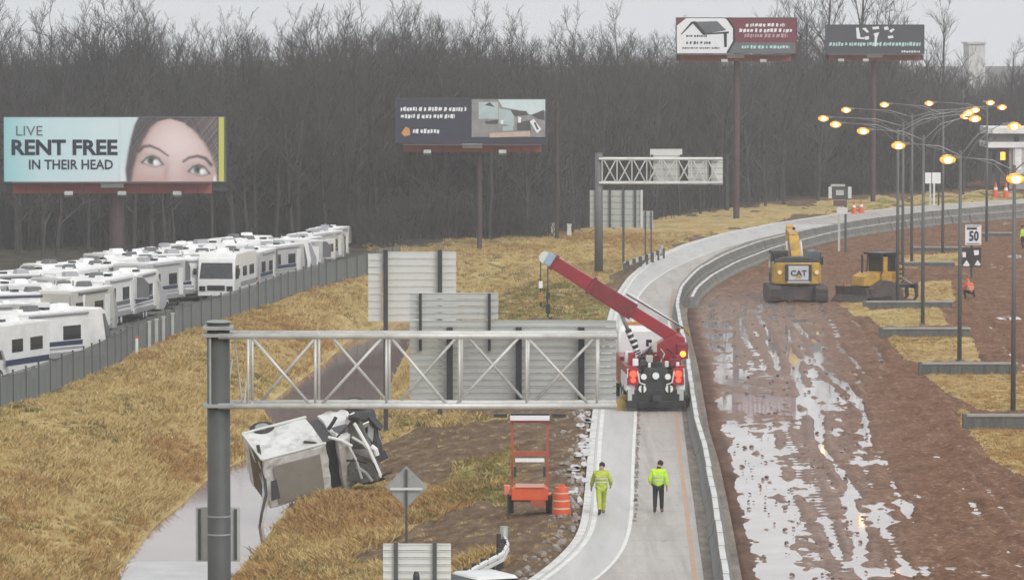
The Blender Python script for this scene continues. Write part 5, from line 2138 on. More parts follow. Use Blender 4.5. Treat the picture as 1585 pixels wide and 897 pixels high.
for k, o_ in enumerate((.5, .58)):
    m = MB()
    p0 = b0 + bu * .5 + bd_ * .02
    p1 = b0 + bu * o_ + bd_ * .46
    m.tube([(p0.x, 2.6 + k * .5, p0.z + .1), (p1.x, 2.6 + k * .5, p1.z)], .035, 6)
    m.build('boom_hose', (BLACKP, REFL)[k], tw)
m = MB()
p0, p1 = Vector((-.55, 3.0, 2.3)), b0 + bd_ * .44 - bu * .25
pm = p0.lerp(p1, .55)
for s in (-.22, .22):
    m = MB()
    m.tube([p0 + Vector((0, s, 0)), pm + Vector((0, s, 0))], .13, 12)
    cy = m.build('lift_cylinder', BLACKP, tw, smooth=True)
    m = MB()
    m.tube([pm + Vector((0, s, 0)), p1 + Vector((0, s, 0))], .075, 10)
    m.build('ram', GALV, cy, smooth=True)
    for k in range(4):
        q = p0.lerp(pm, .2 + .22 * k)
        m = MB()
        m.tube([q + Vector((0, s, 0)) - (p1 - p0).normalized() * .05, q + Vector((0, s, 0)) + (p1 - p0).normalized() * .05], .14, 12)
        m.build('clamp', REFL, cy)
for k, (dx, ln) in enumerate(((-.22, 1.75), (.1, 2.25))):
    c = b0 + bd_ * 1.035
    m = MB()
    m.tube([(c.x + dx, c.y, c.z - .1), (c.x + dx - .02, c.y, c.z - ln)], .025, 6)
    cb = m.build('hoist_cable', STEEL_D, tw)
    m = MB()
    z = c.z - ln
    m.box((c.x + dx, c.y, z), (.2, .2, .42))
    hb = m.build('hook_block', (YELD, BLACKP)[k], cb, bevel=.03)
    m = MB()
    m.tube([(c.x + dx, c.y, z - .2), (c.x + dx, c.y, z - .36), (c.x + dx + .12, c.y, z - .46), (c.x + dx + .18, c.y, z - .34)], .04, 6)
    m.build('hook', STEEL_D, hb)
    m = MB()
    m.box((c.x + dx, c.y, z + .55), (.16, .16, .3))
    m.build('ball_weight', (REFL, STEEL_D)[k], cb)
# cab
m = MB()
m.prism([(7.0, .7), (10.9, .7), (11.0, 1.6), (9.9, 1.85), (9.3, 2.95), (8.9, 3.2), (7.1, 3.25), (7.0, 3.0)], -1.24, 1.24, 'x')
cb = m.build('cab', WHITE, tw, bevel=.06)
winbox(cb, 'y-', 7.0, 2.35, 2.65, -.55, -.3)
winbox(cb, 'y-', 7.0, 2.35, 2.65, .1, .35)
winbox(cb, 'y-', 7.0, 1.6, 1.9, -.3, .1)
for s in (-1, 1):
    winbox(cb, 'x+' if s > 0 else 'x-', s * 1.24, 1.9, 2.7, 7.9, 9.1)
    m = MB()
    m.box((s * 1.5, 9.2, 2.25), (.22, .12, .55))
    m.tube([(s * 1.24, 9.2, 2.5), (s * 1.5, 9.2, 2.45)], .02, 5)
    m.build('mirror', BLACKP, cb, bevel=.03)
    m = MB()
    m.tube([(s * 1.1, 6.85, .8), (s * 1.1, 6.85, 3.5)], .07, 10)
    m.build('exhaust_stack', ALU_L, tw, smooth=True)
m = MB()
m.box((0, 8.0, 3.32), (1.5, .3, .14))
m.build('light_bar', mat('amber_plastic', (.5, .2, .03), .3), cb, bevel=.02)
m = MB()
m.ball((1.36, 2.3, 2.32), .13, 12, 8)
m.build('beacon', AMBER, tw, smooth=True)
m = MB()
m.tube([(1.22, 3.4, 2.9), (1.22, 3.4, 3.35), (1.5, 3.3, 3.42), (1.72, 3.3, 3.1)], .07, 8)
m.build('hose_guide', YELD, tw, smooth=True)
for s in (-1, 1):
    m = MB()
    m.box((s * 1.2, .75, .55), (.5, .22, .24))
    m.box((s * 1.44, .75, .32), (.16, .16, .5))
    m.build('outrigger', (YELD if s < 0 else STEEL_D), tw, bevel=.02)
m = MB()
m.tube([(-1.47, .45, .24), (-1.47, .85, .24)], .25, 16)
m.build('outrigger_pad', YELD, tw)

WRW = mat('scraped_white', (.66, .66, .64), .45, 0, .1, .9, dirt=(.24, .22, .19), damt=.8, dscale=1.3)


def crumple(o, cuts, amp, seed=3):
    bm = bmesh.new()
    bm.from_mesh(o.data)
    bmesh.ops.subdivide_edges(bm, edges=[e for e in bm.edges if e.calc_length() > .4], cuts=cuts, use_grid_fill=True)
    r = random.Random(seed)
    ph = [r.uniform(0, 9) for _ in range(6)]
    for v in bm.verts:
        x, y, z = v.co
        n = math.sin(3.1 * x + 2.3 * y + ph[0]) * math.sin(2.7 * z - 1.9 * x + ph[1]) + .6 * math.sin(7 * y + 5 * z + ph[2]) * math.sin(6.3 * x + ph[3])
        v.co += Vector((math.sin(ph[4] + 4 * y + 3 * z), math.sin(ph[5] + 4 * x + 2 * z), math.sin(3 * x + 4 * y))) * amp * n
    bm.to_mesh(o.data)
    bm.free()


# ------------------------------------------------------------------ wrecked truck on its side in the ditch
wk = thing('wrecked_truck', 'wrecked white box truck lying on its side in the ditch', 'truck', D(476, 714, 177))
wk.rotation_euler = (Matrix.Rotation(R(17), 4, 'Z') @ Matrix.Rotation(R(-13), 4, 'Y') @ Matrix.Rotation(R(110), 4, 'X')).to_euler()
# local: x forward, y left (turned up), z up (turned towards the camera)
m = MB()
m.box((-.75, .12, -.1), (2.5, 2.0, 2.5))
bx = m.build('box_body', WRW, wk, bevel=.05)
crumple(bx, 5, .05)
m = MB()
m.box((-.72, .02, 1.19), (1.85, 1.62, .05))
m.build('roof_panel', mat('shaded_beige_roof', (.26, .245, .21), .6, 0, .12), bx, bevel=.01)  # beige darkened for the shade on this downward-turned face
m = MB()
for zq in (-1.3, 1.1):
    m.box((-.75, 1.17, zq), (2.54, .05, .12))
m.box((-2.0, 1.17, -.1), (.1, .05, 2.4))
m.build('edge_rail', ALU_L, bx)
m = MB()
m.box((-2.01, .2, .2), (.04, 1.9, 1.6))
m.build('rear_opening', BLACKP, bx)
WM = (Matrix.Translation(wk.location) @ wk.rotation_euler.to_matrix().to_4x4()).inverted()


def wl(px, py, dist):
    return WM @ D(px, py, dist)


# the rear frame torn loose: pale and dark strips bending down into the water
m = MB()
m.tube([wl(399, 688, 175.6), wl(404, 712, 175.5), wl(410, 742, 175.3), wl(412, 765, 175.1), wl(405, 795, 174.9), wl(400, 826, 174.8)], [.07, .06, .06, .06, .05, .05], 8)
m.build('door_seal', BLACKP, wk)
LS = [(400, 696, 175.7), (406, 742, 175.4), (406, 770, 175.2), (399, 818, 174.95)]
RS_ = [(409, 693, 175.7), (416, 742, 175.35), (416, 768, 175.15), (406, 816, 174.9)]
m = MB()
m.add([wl(*q) for q in LS + RS_], [(i, i + 1, i + 5, i + 4) for i in range(3)])
hd_ = m.build('hanging_door', WRW, wk)
sol = hd_.modifiers.new('thick', 'SOLIDIFY')
sol.thickness = .06
# crushed front end pushed into the bank
fp_ = [(545, 650), (560, 652), (572, 682), (592, 736), (584, 744), (556, 746), (540, 742), (534, 700), (538, 668)]
m = MB()
n_ = len(fp_)
m.add([wl(x, y, 176.4) for x, y in fp_] + [wl(x, y + 2, 178.0) for x, y in fp_], [tuple(range(n_)), tuple(range(2 * n_ - 1, n_ - 1, -1))] + [(i, i + n_, (i + 1) % n_ + n_, (i + 1) % n_) for i in range(n_)])
cf = m.build('crushed_front', mat('crushed_dark_metal', (.11, .11, .105), .55, .3, .5, 4, dirt=(.2, .17, .13), damt=.7, dscale=2), wk, bevel=.03)
crumple(cf, 4, .1, 8)
for k, (p, q, w_, mm_) in enumerate((((548, 654), (590, 738), .07, WHITE), ((556, 668), (586, 732), .06, BLACKP), ((540, 690), (560, 740), .05, ALU), ((545, 676), (575, 700), .05, ALU_L), ((536, 712), (568, 716), .05, BLACKP), ((552, 722), (576, 744), .06, GALV), ((520, 645), (508, 664), .08, BLACKP), ((540, 646), (556, 648), .12, BLACKP), ((470, 683), (500, 690), .05, BLACKP), ((508, 676), (545, 690), .06, WHITE), ((588, 738), (606, 730), .05, BLACKP), ((575, 690), (584, 704), .09, WHITE))):
    m = MB()
    m.tube([wl(p[0], p[1], 176.0), wl((p[0] + q[0]) / 2 + 2, (p[1] + q[1]) / 2 - 2, 175.95), wl(q[0], q[1], 176.0)], w_, 6)
    m.build(('bent_strut', 'torn_hose', 'loose_trim')[k % 3], mm_, wk)
m = MB()
m.add([wl(419, 744, 175.0), wl(428, 742, 175.0), wl(434, 770, 174.9), wl(420, 775, 174.9)], [(0, 1, 2, 3)])
ob_ = m.build('door_opening', BLACKP, wk)
sol = ob_.modifiers.new('thick', 'SOLIDIFY')
sol.thickness = .05
m = MB()
m.box((.72, 0, -.25), (.5, 2.0, 1.9))
m.build('gap_dark_fill', BLACKP, wk)  # black block in the gap, standing in for the shade between box and cab
m = MB()
m.prism([(.95, -1.35), (2.0, -1.35), (2.05, -.2), (1.75, .55), (1.45, .95), (1.0, 1.05)], -1.1, 1.1, 'y')
cb = m.build('cab', WRW, wk, bevel=.06)
crumple(cb, 5, .09)
m = MB()
m.box((1.24, 0, 1.06), (.5, 1.6, .05))
m.build('cab_roof_panel', CREAM, cb, bevel=.01)
m = MB()
m.add([(1.52, -.95, .92), (1.52, .95, .92), (2.02, .95, -.1), (2.02, -.95, -.1), (1.5, -.95, .85), (1.5, .95, .85), (1.98, .95, -.15), (1.98, -.95, -.15)], [(0, 1, 2, 3), (0, 4, 5, 1), (1, 5, 6, 2), (2, 6, 7, 3), (3, 7, 4, 0)])
m.build('windshield', GLASS, cb)
m = MB()
m.box((1.4, 1.11, .25), (.6, .03, .6))
m.build('side_window', GLASS, cb, bevel=.01)
m = MB()
m.prism([(2.0, -1.3), (3.05, -1.2), (3.1, -.6), (2.9, -.3), (2.05, -.15)], -1.02, 1.02, 'y')
hd = m.build('hood', STEEL_D, wk, bevel=.05)
crumple(hd, 5, .12)
m = MB()
m.box((3.08, 0, -.85), (.06, 1.5, .6))
m.build('grille', ALU, hd, bevel=.01)
for k, (x, y, z, rx, ry) in enumerate(((2.2, .9, .1, .6, .3), (2.6, .5, -.05, .2, 1.0), (1.9, 1.15, -.3, .4, -.6), (2.9, .8, -.2, 1.0, .4), (2.3, -.3, .12, .3, .8), (2.75, -.6, .05, .9, .2), (1.8, 1.2, .5, .3, .4))):
    m = MB()
    m.box((x, y, z), (.7, .35, .05), (rx, ry, k * .7))
    m.build('torn_panel', (WHITE, GALV, WHITE, STEEL_D, ALU, STEEL_D, WHITE)[k], wk, bevel=.01)
for x, y in ((2.45, 1.02), (2.45, -1.02), (-1.2, 1.0), (-1.2, -1.0)):
    m = MB()
    m.tube([(x, y - .16, -1.45), (x, y - .13, -1.45), (x, y + .13, -1.45), (x, y + .16, -1.45)], [.42, .48, .48, .42], 20)
    wh = m.build('wheel', RUBBER, wk)
    m = MB()
    m.tube([(x, y - .18, -1.45), (x, y + .18, -1.45)], .26, 14)
    m.build('rim', GALV, wh)
m = MB()
m.box((.4, .35, -1.48), (4.4, .14, .22))
m.box((.4, -.35, -1.48), (4.4, .14, .22))
m.tube([(-1.2, -1, -1.45), (-1.2, 1, -1.45)], .09, 8)
m.tube([(2.45, -1, -1.45), (2.45, 1, -1.45)], .08, 8)
m.build('chassis', STEEL_D, wk)
m = MB()
m.tube([(1.0, 1.2, .95), (1.6, 1.6, .9), (2.3, 1.35, .3)], .04, 6)
m.tube([(1.75, 1.15, .7), (1.85, 1.55, .75)], .03, 6)
m.box((1.88, 1.62, .78), (.2, .3, .12))
m.build('bent_mirror', BLACKP, wk)


# ------------------------------------------------------------------ message board trailer and drum
g = G(820, 792)
vt = thing('message_trailer', 'orange open framed message board trailer standing on the bare earth beside the ramp', 'sign trailer', (g.x, g.y, -.05))
m = MB()
m.box((0, 0, .72), (1.25, 1.1, .42))
m.build('cabinet', ORG, vt, bevel=.03)
m = MB()
m.box((0, -.02, .96), (1.0, 1.16, .05))
m.build('cabinet_lid', mat('faded_orange', (.62, .27, .18), .5), vt, bevel=.015)
m = MB()
m.box((0, 0, .46), (1.5, .1, .1))
m.box((0, .5, .46), (1.5, .1, .1))
m.box((0, 1.1, .42), (.1, 1.7, .1))
m.box((.28, -.5, .42), (.5, .1, .22))
m.build('frame', ORG_P, vt)
for s in (-1, 1):
    wheel(vt, s * .64, .15, .3, .18, s, ALU)
    m = MB()
    m.box((s * .62, .15, .66), (.26, .8, .05))
    m.build('fender', ORG, vt, bevel=.015)
    m = MB()
    m.box((s * .6, .1, 1.95), (.075, .075, 2.7))
    m.build('mast_post', ORG_P, vt)
    m = MB()
    m.box((s * .74, -.3, .35), (.06, .06, .7))
    m.box((s * .74, -.3, .02), (.18, .18, .04))
    m.build('jack', STEEL_D, vt)
    m = MB()
    m.box((s * .5, -.1, 1.45), (.09, .14, .34))
    m.build('lift_bracket', STEEL_D, vt)
    m = MB()
    m.box((s * 1.0, .1, 3.36), (.46, .2, .12))
    m.build('solar_panel_edge', BLACKP, vt)
m = MB()
m.box((-.78, -.1, .82), (.2, .3, .36))
m.build('tool_box', mat('pale_orange_red', (.7, .2, .14), .5), vt, bevel=.03)
m = MB()
m.box((0, .1, 2.06), (1.28, .09, .15))
m.build('cross_bar', ORG_P, vt)
m = MB()
m.box((0, -.06, 1.84), (1.0, .07, .13))
m.build('white_bar', REFL, vt, bevel=.01)
m = MB()
m.box((0, .02, 3.28), (1.35, .12, .17))
m.build('panel_edge', REFL, vt, bevel=.01)
m = MB()
m.box((0, .02, 3.16), (1.3, .1, .08))
m.build('panel_trim', REDDK, vt)
m = MB()
m.box((0, .14, 3.4), (1.3, .3, .06))
m.build('roof_edge', BLACKP, vt)
g = G(869, 796)
dr = thing('traffic_drum', 'orange and white banded traffic drum right beside the message board trailer', 'traffic drum', (g.x, g.y, -.05))
m = MB()
zz_ = [0, .26, .27, .52, .53, .78, .79, 1.0]
rr2 = [.32, .315, .295, .29, .27, .265, .245, .23]
for i, (a, b) in enumerate(((0, 1), (2, 3), (4, 5), (6, 7))):
    m = MB()
    m.tube([(0, 0, zz_[a] + .02), (0, 0, zz_[b])], [rr2[a], rr2[b]], 20)
    m.build('orange_band', ORG, dr, bevel=.008)
for z, r_ in ((.27, .297), (.53, .272), (.79, .247)):
    m = MB()
    m.tube([(0, 0, z - .035), (0, 0, z + .035)], r_, 20)
    m.build('white_band', mat('worn_white_band', (.7, .5, .42), .5), dr)
m = MB()
m.tube([(0, 0, 0), (0, 0, .06)], .4, 18)
m.build('base', RUBBER, dr)
m = MB()
m.box((0, 0, 1.04), (.2, .05, .08))
m.build('handle', ORG, dr)

# ------------------------------------------------------------------ traffic cones
cone0 = None
for px, py, s, lab in ((1307, 462, 1.1, 'orange traffic cone between the excavator and the bulldozer'), (1374, 466, 1.2, 'orange and white cone right of the bulldozer tracks'), (1322, 331, 1.3, 'orange cone at the foot of the board sign, left of its twin'),
                       (1333, 330, 1.3, 'orange cone at the foot of the board sign, right of its twin'), (1541, 305, 1.6, 'orange cone far off beside the highway, nearer the lamp post'), (1557, 306, 1.6, 'orange cone far off beside the highway, nearest the right edge')):
    g = G(px, py)
    if cone0 is None:
        cone0 = thing('traffic_cone', lab, 'traffic cone', (g.x, g.y, 0), 0, 'traffic cones on the site')
        m = MB()
        m.tube([(0, 0, .04), (0, 0, .92)], [.2, .04], 16)
        m.build('cone', ORG, cone0)
        m = MB()
        m.tube([(0, 0, .45), (0, 0, .62)], [.128, .095], 16)
        m.build('reflective_band', REFL, cone0)
        m = MB()
        m.box((0, 0, .02), (.46, .46, .05))
        m.build('base', ORG, cone0)
        c_ = cone0
    else:
        c_ = dup(cone0, None, (g.x, g.y, 0), None, lab)
    c_.scale = (s, s, s)

# ------------------------------------------------------------------ excavator seen from behind
g = G(1236, 467)
ex = thing('excavator', 'yellow excavator seen from behind with its boom raised', 'excavator', (g.x, g.y, -.05), R(2))
for s in (-1, 1):
    m = MB()
    pr = [(-.0, .35), (.25, .05), (.6, -.03), (3.6, -.03), (3.95, .05), (4.2, .4), (4.2, .7), (3.9, .98), (3.5, 1.05), (.7, 1.05), (.3, .98), (0, .7)]
    m.prism(pr, s * 1.42 - .38, s * 1.42 + .38, 'x')
    tr = m.build('track', TRACK, ex, bevel=.03)
    for k in range(7):
        m = MB()
        m.box((s * 1.42, -.02 + .03 * (k in (3, 4)), .16 + .11 * k), (.78, .1, .05))
        m.build('track_shoe', TRACK, tr)
m = MB()
m.box((0, 1.8, .55), (2.2, 2.6, .85))
m.build('undercarriage', TRACK, ex, bevel=.05)
m = MB()
m.tube([(0, 1.9, .95), (0, 1.9, 1.15)], .9, 20)
m.build('slew_ring', STEEL_D, ex)
m = MB()
pts = []
for k in range(13):
    a = R(180 + 180 * k / 12)
    pts.append((1.46 * math.cos(a) * (1.0), .95 + .75 * math.sin(a)))
pts += [(1.46, 2.2), (-1.46, 2.2)]
m.prism(pts, 1.1, 2.4, 'z')
cw = m.build('counterweight', YEL, ex, bevel=.08, smooth=False)
m = MB()
m.box((0, .16, 1.8), (1.62, .13, 1.02))
m.build('recess', BLACKP, cw, bevel=.02)
m = MB()
m.box((0, .08, 1.8), (1.22, .06, .86))
pl = m.build('badge_plate', mat('badge_grey_white', (.5, .52, .54), .5, 0, .1), cw, bevel=.02)
text_mesh('CAT', .46, INK, 'lettering', cw, .02, 1.08, .012, (0, .035, 1.64), (R(90), 0, 0), 'CENTER')
m = MB()
m.prism([(-.2, 1.5), (.2, 1.5), (0, 1.75)], .02, .04, 'y')
m.build('badge_triangle', YEL, cw)
m = MB()
m.box((0, .1, 1.25), (1.35, .1, .12))
m.build('lower_bar', ALU, cw, bevel=.015)
for s in (-1, 1):
    m = MB()
    m.tube([(s * 1.12, .14 + .2, 1.84), (s * 1.12, .3, 1.84)], .13, 12)
    m.tube([(s * 1.12, .22, 1.84), (s * 1.12, .34, 1.84)], .13, 12)
    m.build('rear_lamp', mat('lamp_cream', (.85, .72, .4), .3), cw)
m = MB()
m.prism([(-1.4, 2.3), (1.4, 2.3), (1.32, 2.55), (.9, 2.72), (-.75, 2.72), (-1.3, 2.55)], .7, 2.4, 'y')
m.build('engine_hood', STEEL_D, ex, bevel=.06)
m = MB()
m.box((-.95, 3.0, 2.1), (1.05, 1.7, 1.95))
cbx = m.build('cab', BLACKP, ex, bevel=.08)
winbox(cbx, 'y-', 2.15, 2.2, 2.85, -1.35, -.6)
winbox(cbx, 'x-', -1.475, 1.7, 2.85, 2.3, 3.7)
m = MB()
m.prism([(.5, 2.28), (1.45, 2.28), (1.5, 2.85), (1.2, 3.1), (.75, 3.05)], 1.0, 3.4, 'y')
m.build('side_deck', mat('blue_grey_steel', (.09, .115, .135), .5, .2, .2), ex, bevel=.05)
for s in (-1, 1):
    m = MB()
    m.tube([(s * 1.4, .7, 2.3), (s * 1.4, .7, 3.0), (s * 1.4, 2.2, 3.0), (s * 1.4, 2.2, 2.3)], .03, 6)
    m.build('handrail', BLACKP, ex)
m = MB()
m.box((1.72, 2.9, 2.4), (.12, .2, .5))
m.tube([(1.45, 2.9, 2.5), (1.72, 2.9, 2.55)], .025, 5)
m.build('mirror', BLACKP, ex)
m = MB()
for p, q, a, b in (((.1, 2.6, 2.2), (.1, 4.3, 3.65), .62, .66), ((.1, 4.3, 3.65), (.1, 6.9, 3.95), .55, .7)):
    m.beam(p, q, a, b, (0, -1, 1))
bo = m.build('boom', YEL, ex, bevel=.05)
m = MB()
for s in (-.42, .42):
    m.tube([(.1 + s, 2.9, 2.1), (.1 + s, 4.3, 3.5)], .09, 8)
m.build('boom_cylinder', ALU_L, bo)
m = MB()
m.beam((.1, 6.8, 4.4), (.1, 7.3, 1.6), .45, .6, (0, 1, 0))
m.build('stick', YEL, ex, bevel=.04)
m = MB()
m.prism([(6.7, 1.6), (7.6, 1.6), (7.7, .8), (7.2, .4), (6.6, .7)], -.5, .7, 'x')
m.build('bucket', STEEL_D, ex, bevel=.03)
m = MB()
m.ball((.1, 4.2, 4.32), .1, 8, 6)
m.build('work_light', BLACKP, bo)

# ------------------------------------------------------------------ bulldozer, broadside
g = G(1372, 467)
dz = thing('bulldozer', 'yellow tracked bulldozer standing behind the low concrete slab', 'bulldozer', (g.x - .2, g.y + 1.4, -.05), R(38))
for s in (-1, 1):
    m = MB()
    m.prism([(-2.0, .25), (-1.7, 0), (.5, 0), (.85, .3), (.7, .75), (-.15, 1.28), (-.7, 1.35), (-1.75, .85)], s * .85 - .28, s * .85 + .28, 'y')
    tr = m.build('track', TRACK, dz, bevel=.04)
    for k in range(9):
        m = MB()
        m.box((-1.75 + .28 * k, s * .85, -.015), (.14, .58, .06))
        m.build('track_shoe', TRACK, tr)
    m = MB()
    for x in (-1.2, -.7, -.2, .3):
        m.tube([(x, s * .85 - .31, .25), (x, s * .85 + .31, .25)], .16, 10)
    m.build('track_roller', STEEL_D, tr)
m = MB()
m.prism([(-1.95, 1.0), (-.55, 1.0), (-.55, 1.75), (-1.3, 1.85), (-1.9, 1.6)], -.55, .55, 'y')
m.build('engine_hood', YEL, dz, bevel=.05)
m = MB()
m.tube([(-1.4, .2, 1.7), (-1.4, .2, 2.75), (-1.45, .2, 2.85)], .07, 8)
m.build('exhaust_stack', BLACKP, dz)
m = MB()
m.box((.05, 0, 1.5), (1.3, 1.5, .7))
m.build('body', YEL, dz, bevel=.05)
for x in (-.6, .72):
    for y in (-.68, .68):
        m = MB()
        m.beam((x, y, 1.7), (x * .9, y * .92, 2.88), .1, .1)
        m.build('cab_pillar', BLACKP, dz)
m = MB()
m.box((.05, 0, 2.94), (1.6, 1.6, .13))
m.build('cab_roof', BLACKP, dz, bevel=.03)
m = MB()
m.box((.05, 0, 2.3), (1.1, 1.2, 1.1))
m.build('cab_glass', GLASS, dz)
m = MB()
m.box((-.35, -.72, 2.3), (.34, .06, .9))
m.build('door_frame', YEL, dz, bevel=.02)
m = MB()
m.box((1.0, -.4, 1.7), (.34, .4, 1.0))
ta = m.build('rear_tank', YELD, dz, bevel=.03)
for k in range(3):
    m = MB()
    m.box((1.0, -.61, 1.4 + .28 * k), (.35, .03, .12))
    m.build('stripe', BLACKP, ta)
m = MB()
m.prism([(-2.9, .1), (-2.6, .05), (-2.3, .5), (-2.35, .95), (-2.55, 1.0), (-2.45, .5)], -1.4, 1.4, 'y')
m.build('blade', TRACK, dz, bevel=.02)
for s in (-1, 1):
    m = MB()
    m.beam((-2.55, s * 1.2, .4), (-.4, s * 1.25, .5), .14, .22)
    m.build('push_arm', TRACK, dz)
m = MB()
m.beam((.8, 0, .9), (2.1, 0, .95), .9, .2)
m.beam((2.05, -1.0, .9), (2.05, 1.0, .9), .2, .25)
rp = m.build('ripper_frame', STEEL_D, dz, bevel=.02)
for y in (-.85, 0, .85):
    m = MB()
    m.beam((2.05, y, 1.1), (2.15, y, .25), .09, .24)
    m.beam((2.15, y, .3), (1.9, y, .02), .09, .16)
    m.build('ripper_shank', STEEL_D, rp)
m = MB()
m.beam((.9, -.5, 1.6), (2.0, -.5, 1.05), .1, .1)
m.beam((.9, .5, 1.6), (2.0, .5, 1.05), .1, .1)
m.build('ripper_cylinder', GALV, rp)

# ------------------------------------------------------------------ signs in the work zone
SB = Board(F * CAMH / (430 - 45), 1504)
sp_ = thing('speed_sign', 'white speed sign above a black and white plate on one post', 'road sign', SB.loc)
m = MB()
SB.rect(m, 1494, 348, 1519, 379, 0, .04)
m.build('sign_plate', REFL, sp_, bevel=.008)
for a in ((1496.5, 352, 1512, 355), (1496, 376.2, 1517, 377.2), (1496, 349.5, 1517, 350.3)):
    m = MB()
    SB.rect(m, *a, .03, .02)
    m.build('print_bar', INK, sp_)
SB.text('50', 1500, 357, 1515, 373, INK, sp_, .04, 'lettering', .03)
m = MB()
SB.rect(m, 1489, 383, 1519, 413, 0, .04)
bq = m.build('black_plate', BLACKP, sp_, bevel=.008)
for a in ([(1489.5, 390), (1495, 390), (1495, 398), (1490, 398)], [(1507, 387), (1515, 387), (1515, 394), (1508, 395)], [(1490, 411), (1496, 402), (1501, 410), (1499, 412)], [(1508, 410), (1513, 402), (1518, 409), (1516, 411)]):
    m = MB()
    SB.flat(m, a, .035)
    m.build('white_mark', REFL, bq, fix=False)
m = MB()
a = SB.p(1504, 350)
m.box((a.x, .06, a.z / 2), (.14, .08, a.z))
m.build('post', STEEL_D, sp_)
FB = Board(F * CAMH / (390 - 45), 1300)
fb = thing('board_sign', 'grey framed board sign on two posts above the far lanes', 'road sign', FB.loc)
m = MB()
FB.rect(m, 1289, 288, 1313, 309, 0, .1)
m.build('panel', GALV_D, fb)
for x0, x1 in ((1282.5, 1287.5), (1312.5, 1318)):
    m = MB()
    FB.rect(m, x0, 289, x1, 307, .02, .1)
    m.build('side_bar', ALU_L, fb)
m = MB()
FB.rect(m, 1286, 285, 1308, 288.5, .02, .1)
m.build('top_bar', ALU, fb)
m = MB()
FB.rect(m, 1294, 294, 1306, 302, .03, .05)
m.build('emblem_plate', ALU, fb)
m = MB()
FB.rect(m, 1290, 310, 1311, 319, .0, .1)
m.build('lower_panel', mat('dull_maroon', (.13, .08, .08), .6), fb)
m = MB()
FB.rect(m, 1295, 321, 1312, 331, .0, .3)
m.build('white_cabinet', ALU_L, fb)
for px in (1299, 1309):
    a = FB.p(px, 318)
    m = MB()
    m.box((a.x, .1, a.z / 2), (.16, .16, a.z))
    m.build('post', ALU if px == 1299 else GALV_D, fb)
WS = Board(F * CAMH / (318 - 45), 1444)
ws = thing('white_sign', 'plain white sign board on a pale and a dark post by the woods', 'road sign', WS.loc)
for x0, x1 in ((1432, 1441.5), (1442.5, 1456)):
    m = MB()
    WS.rect(m, x0, 267, x1, 284, 0, .06)
    m.build('panel', REFL, ws, bevel=.01)
for px, mm_ in ((1446, ALU_L), (1453, STEEL_D), (1440, ALU)):
    a = WS.p(px, 283)
    m = MB()
    m.box((a.x, .1, a.z / 2), (.16, .16, a.z))
    m.build('post', mm_, ws)

# ------------------------------------------------------------------ white canopy building and a pale block far off
CB = Board(486, 1560)
cbd = thing('canopy_building', 'white two tier flat roofed canopy building at the right edge', 'building', CB.loc)
m = MB()
CB.rect(m, 1528, 197, 1660, 207, 0, 8)
m.build('upper_roof', WHITE_R, cbd, bevel=.05)
m = MB()
CB.rect(m, 1528, 220, 1660, 229, -.4, 8)
m.build('lower_roof', WHITE_R, cbd, bevel=.05)
m = MB()
CB.rect(m, 1533, 207, 1650, 220, -1.0, 6)
m.build('clerestory', mat('clerestory_grey', (.22, .22, .23), .5), cbd)
m = MB()
CB.rect(m, 1569, 229, 1660, 268, -.6, 6)
m.build('wall', CREAM, cbd)
m = MB()
CB.rect(m, 1569, 262, 1660, 275, -.3, 6)
m.build('lower_band', ALU_L, cbd)
m = MB()
CB.rect(m, 1572, 229, 1582, 262, -.55, .2)
m.build('pilaster', WHITE_R, cbd)
for px in (1532, 1546, 1568):
    a = CB.p(px, 221)
    m = MB()
    m.box((a.x, 1.2, a.z / 2), (.5, .5, a.z))
    m.build('column', STEEL_D if px < 1560 else CONC, cbd)
m = MB()
CB.rect(m, 1569, 275, 1660, 320, -.8, 6)
m.build('base_wall', CONC, cbd)
m = MB()
c = CB.p(1575, 216)
m.ball((c.x, .85, c.z), .28, 10, 6)
m.build('vent', BLACKP, cbd)
m = MB()
CB.rect(m, 1551, 236, 1558, 248, -1.3, .3)
m.build('orange_light', AMBER, cbd)
TB = Board(980, 1511)
tb = thing('far_building', 'pale block of a building far beyond the woodland skyline', 'building', TB.loc)
m = MB()
TB.rect(m, 1499, 67, 1525, 200, 0, 12)
m.build('wall', CONC_W, tb)
m = MB()
TB.rect(m, 1497, 65, 1527, 68, .4, 13)
m.build('roof', CONC_W, tb)

# ------------------------------------------------------------------ white car on the ramp below
g = Vector((-.98, 129.5, .02))
car = thing('white_car', 'white car whose roof just shows at the bottom edge', 'car', g, R(25))
m = MB()
m.prism([(-2.25, .35), (2.2, .35), (2.3, .7), (1.9, .92), (1.1, 1.0), (-2.0, 1.02), (-2.3, .8)], -.88, .88, 'x')
m.build('body', WHITE, car, bevel=.08)
m = MB()
m.add([(-.8, -2.0, 1.0), (.8, -2.0, 1.0), (.8, 1.2, .98), (-.8, 1.2, .98), (-.62, -1.35, 1.47), (.62, -1.35, 1.47), (.62, .25, 1.5), (-.62, .25, 1.5)], [(0, 1, 5, 4), (1, 2, 6, 5), (2, 3, 7, 6), (3, 0, 4, 7)])
m.build('glasshouse', GLASS, car)
m = MB()
m.box((0, -.55, 1.53), (1.3, 1.75, .1), taper=(.86, .84))
m.build('roof', WHITE, car, bevel=.05, smooth=True)
for s in (-1, 1):
    for y in (-1.4, 1.4):
        wheel(car, s * .78, y, .33, .22, s)
    winbox(car, 'y+', 2.26, .6, .78, s * .65 - .2, s * .65 + .2, 'headlight', WORK, .04)
    winbox(car, 'y-', -2.24, .7, .88, s * .66 - .2, s * .66 + .2, 'tail_light', REDDK, .04)
    m = MB()
    m.box((s * .98, .75, 1.02), (.2, .12, .14))
    m.build('mirror', WHITE, car, bevel=.03)

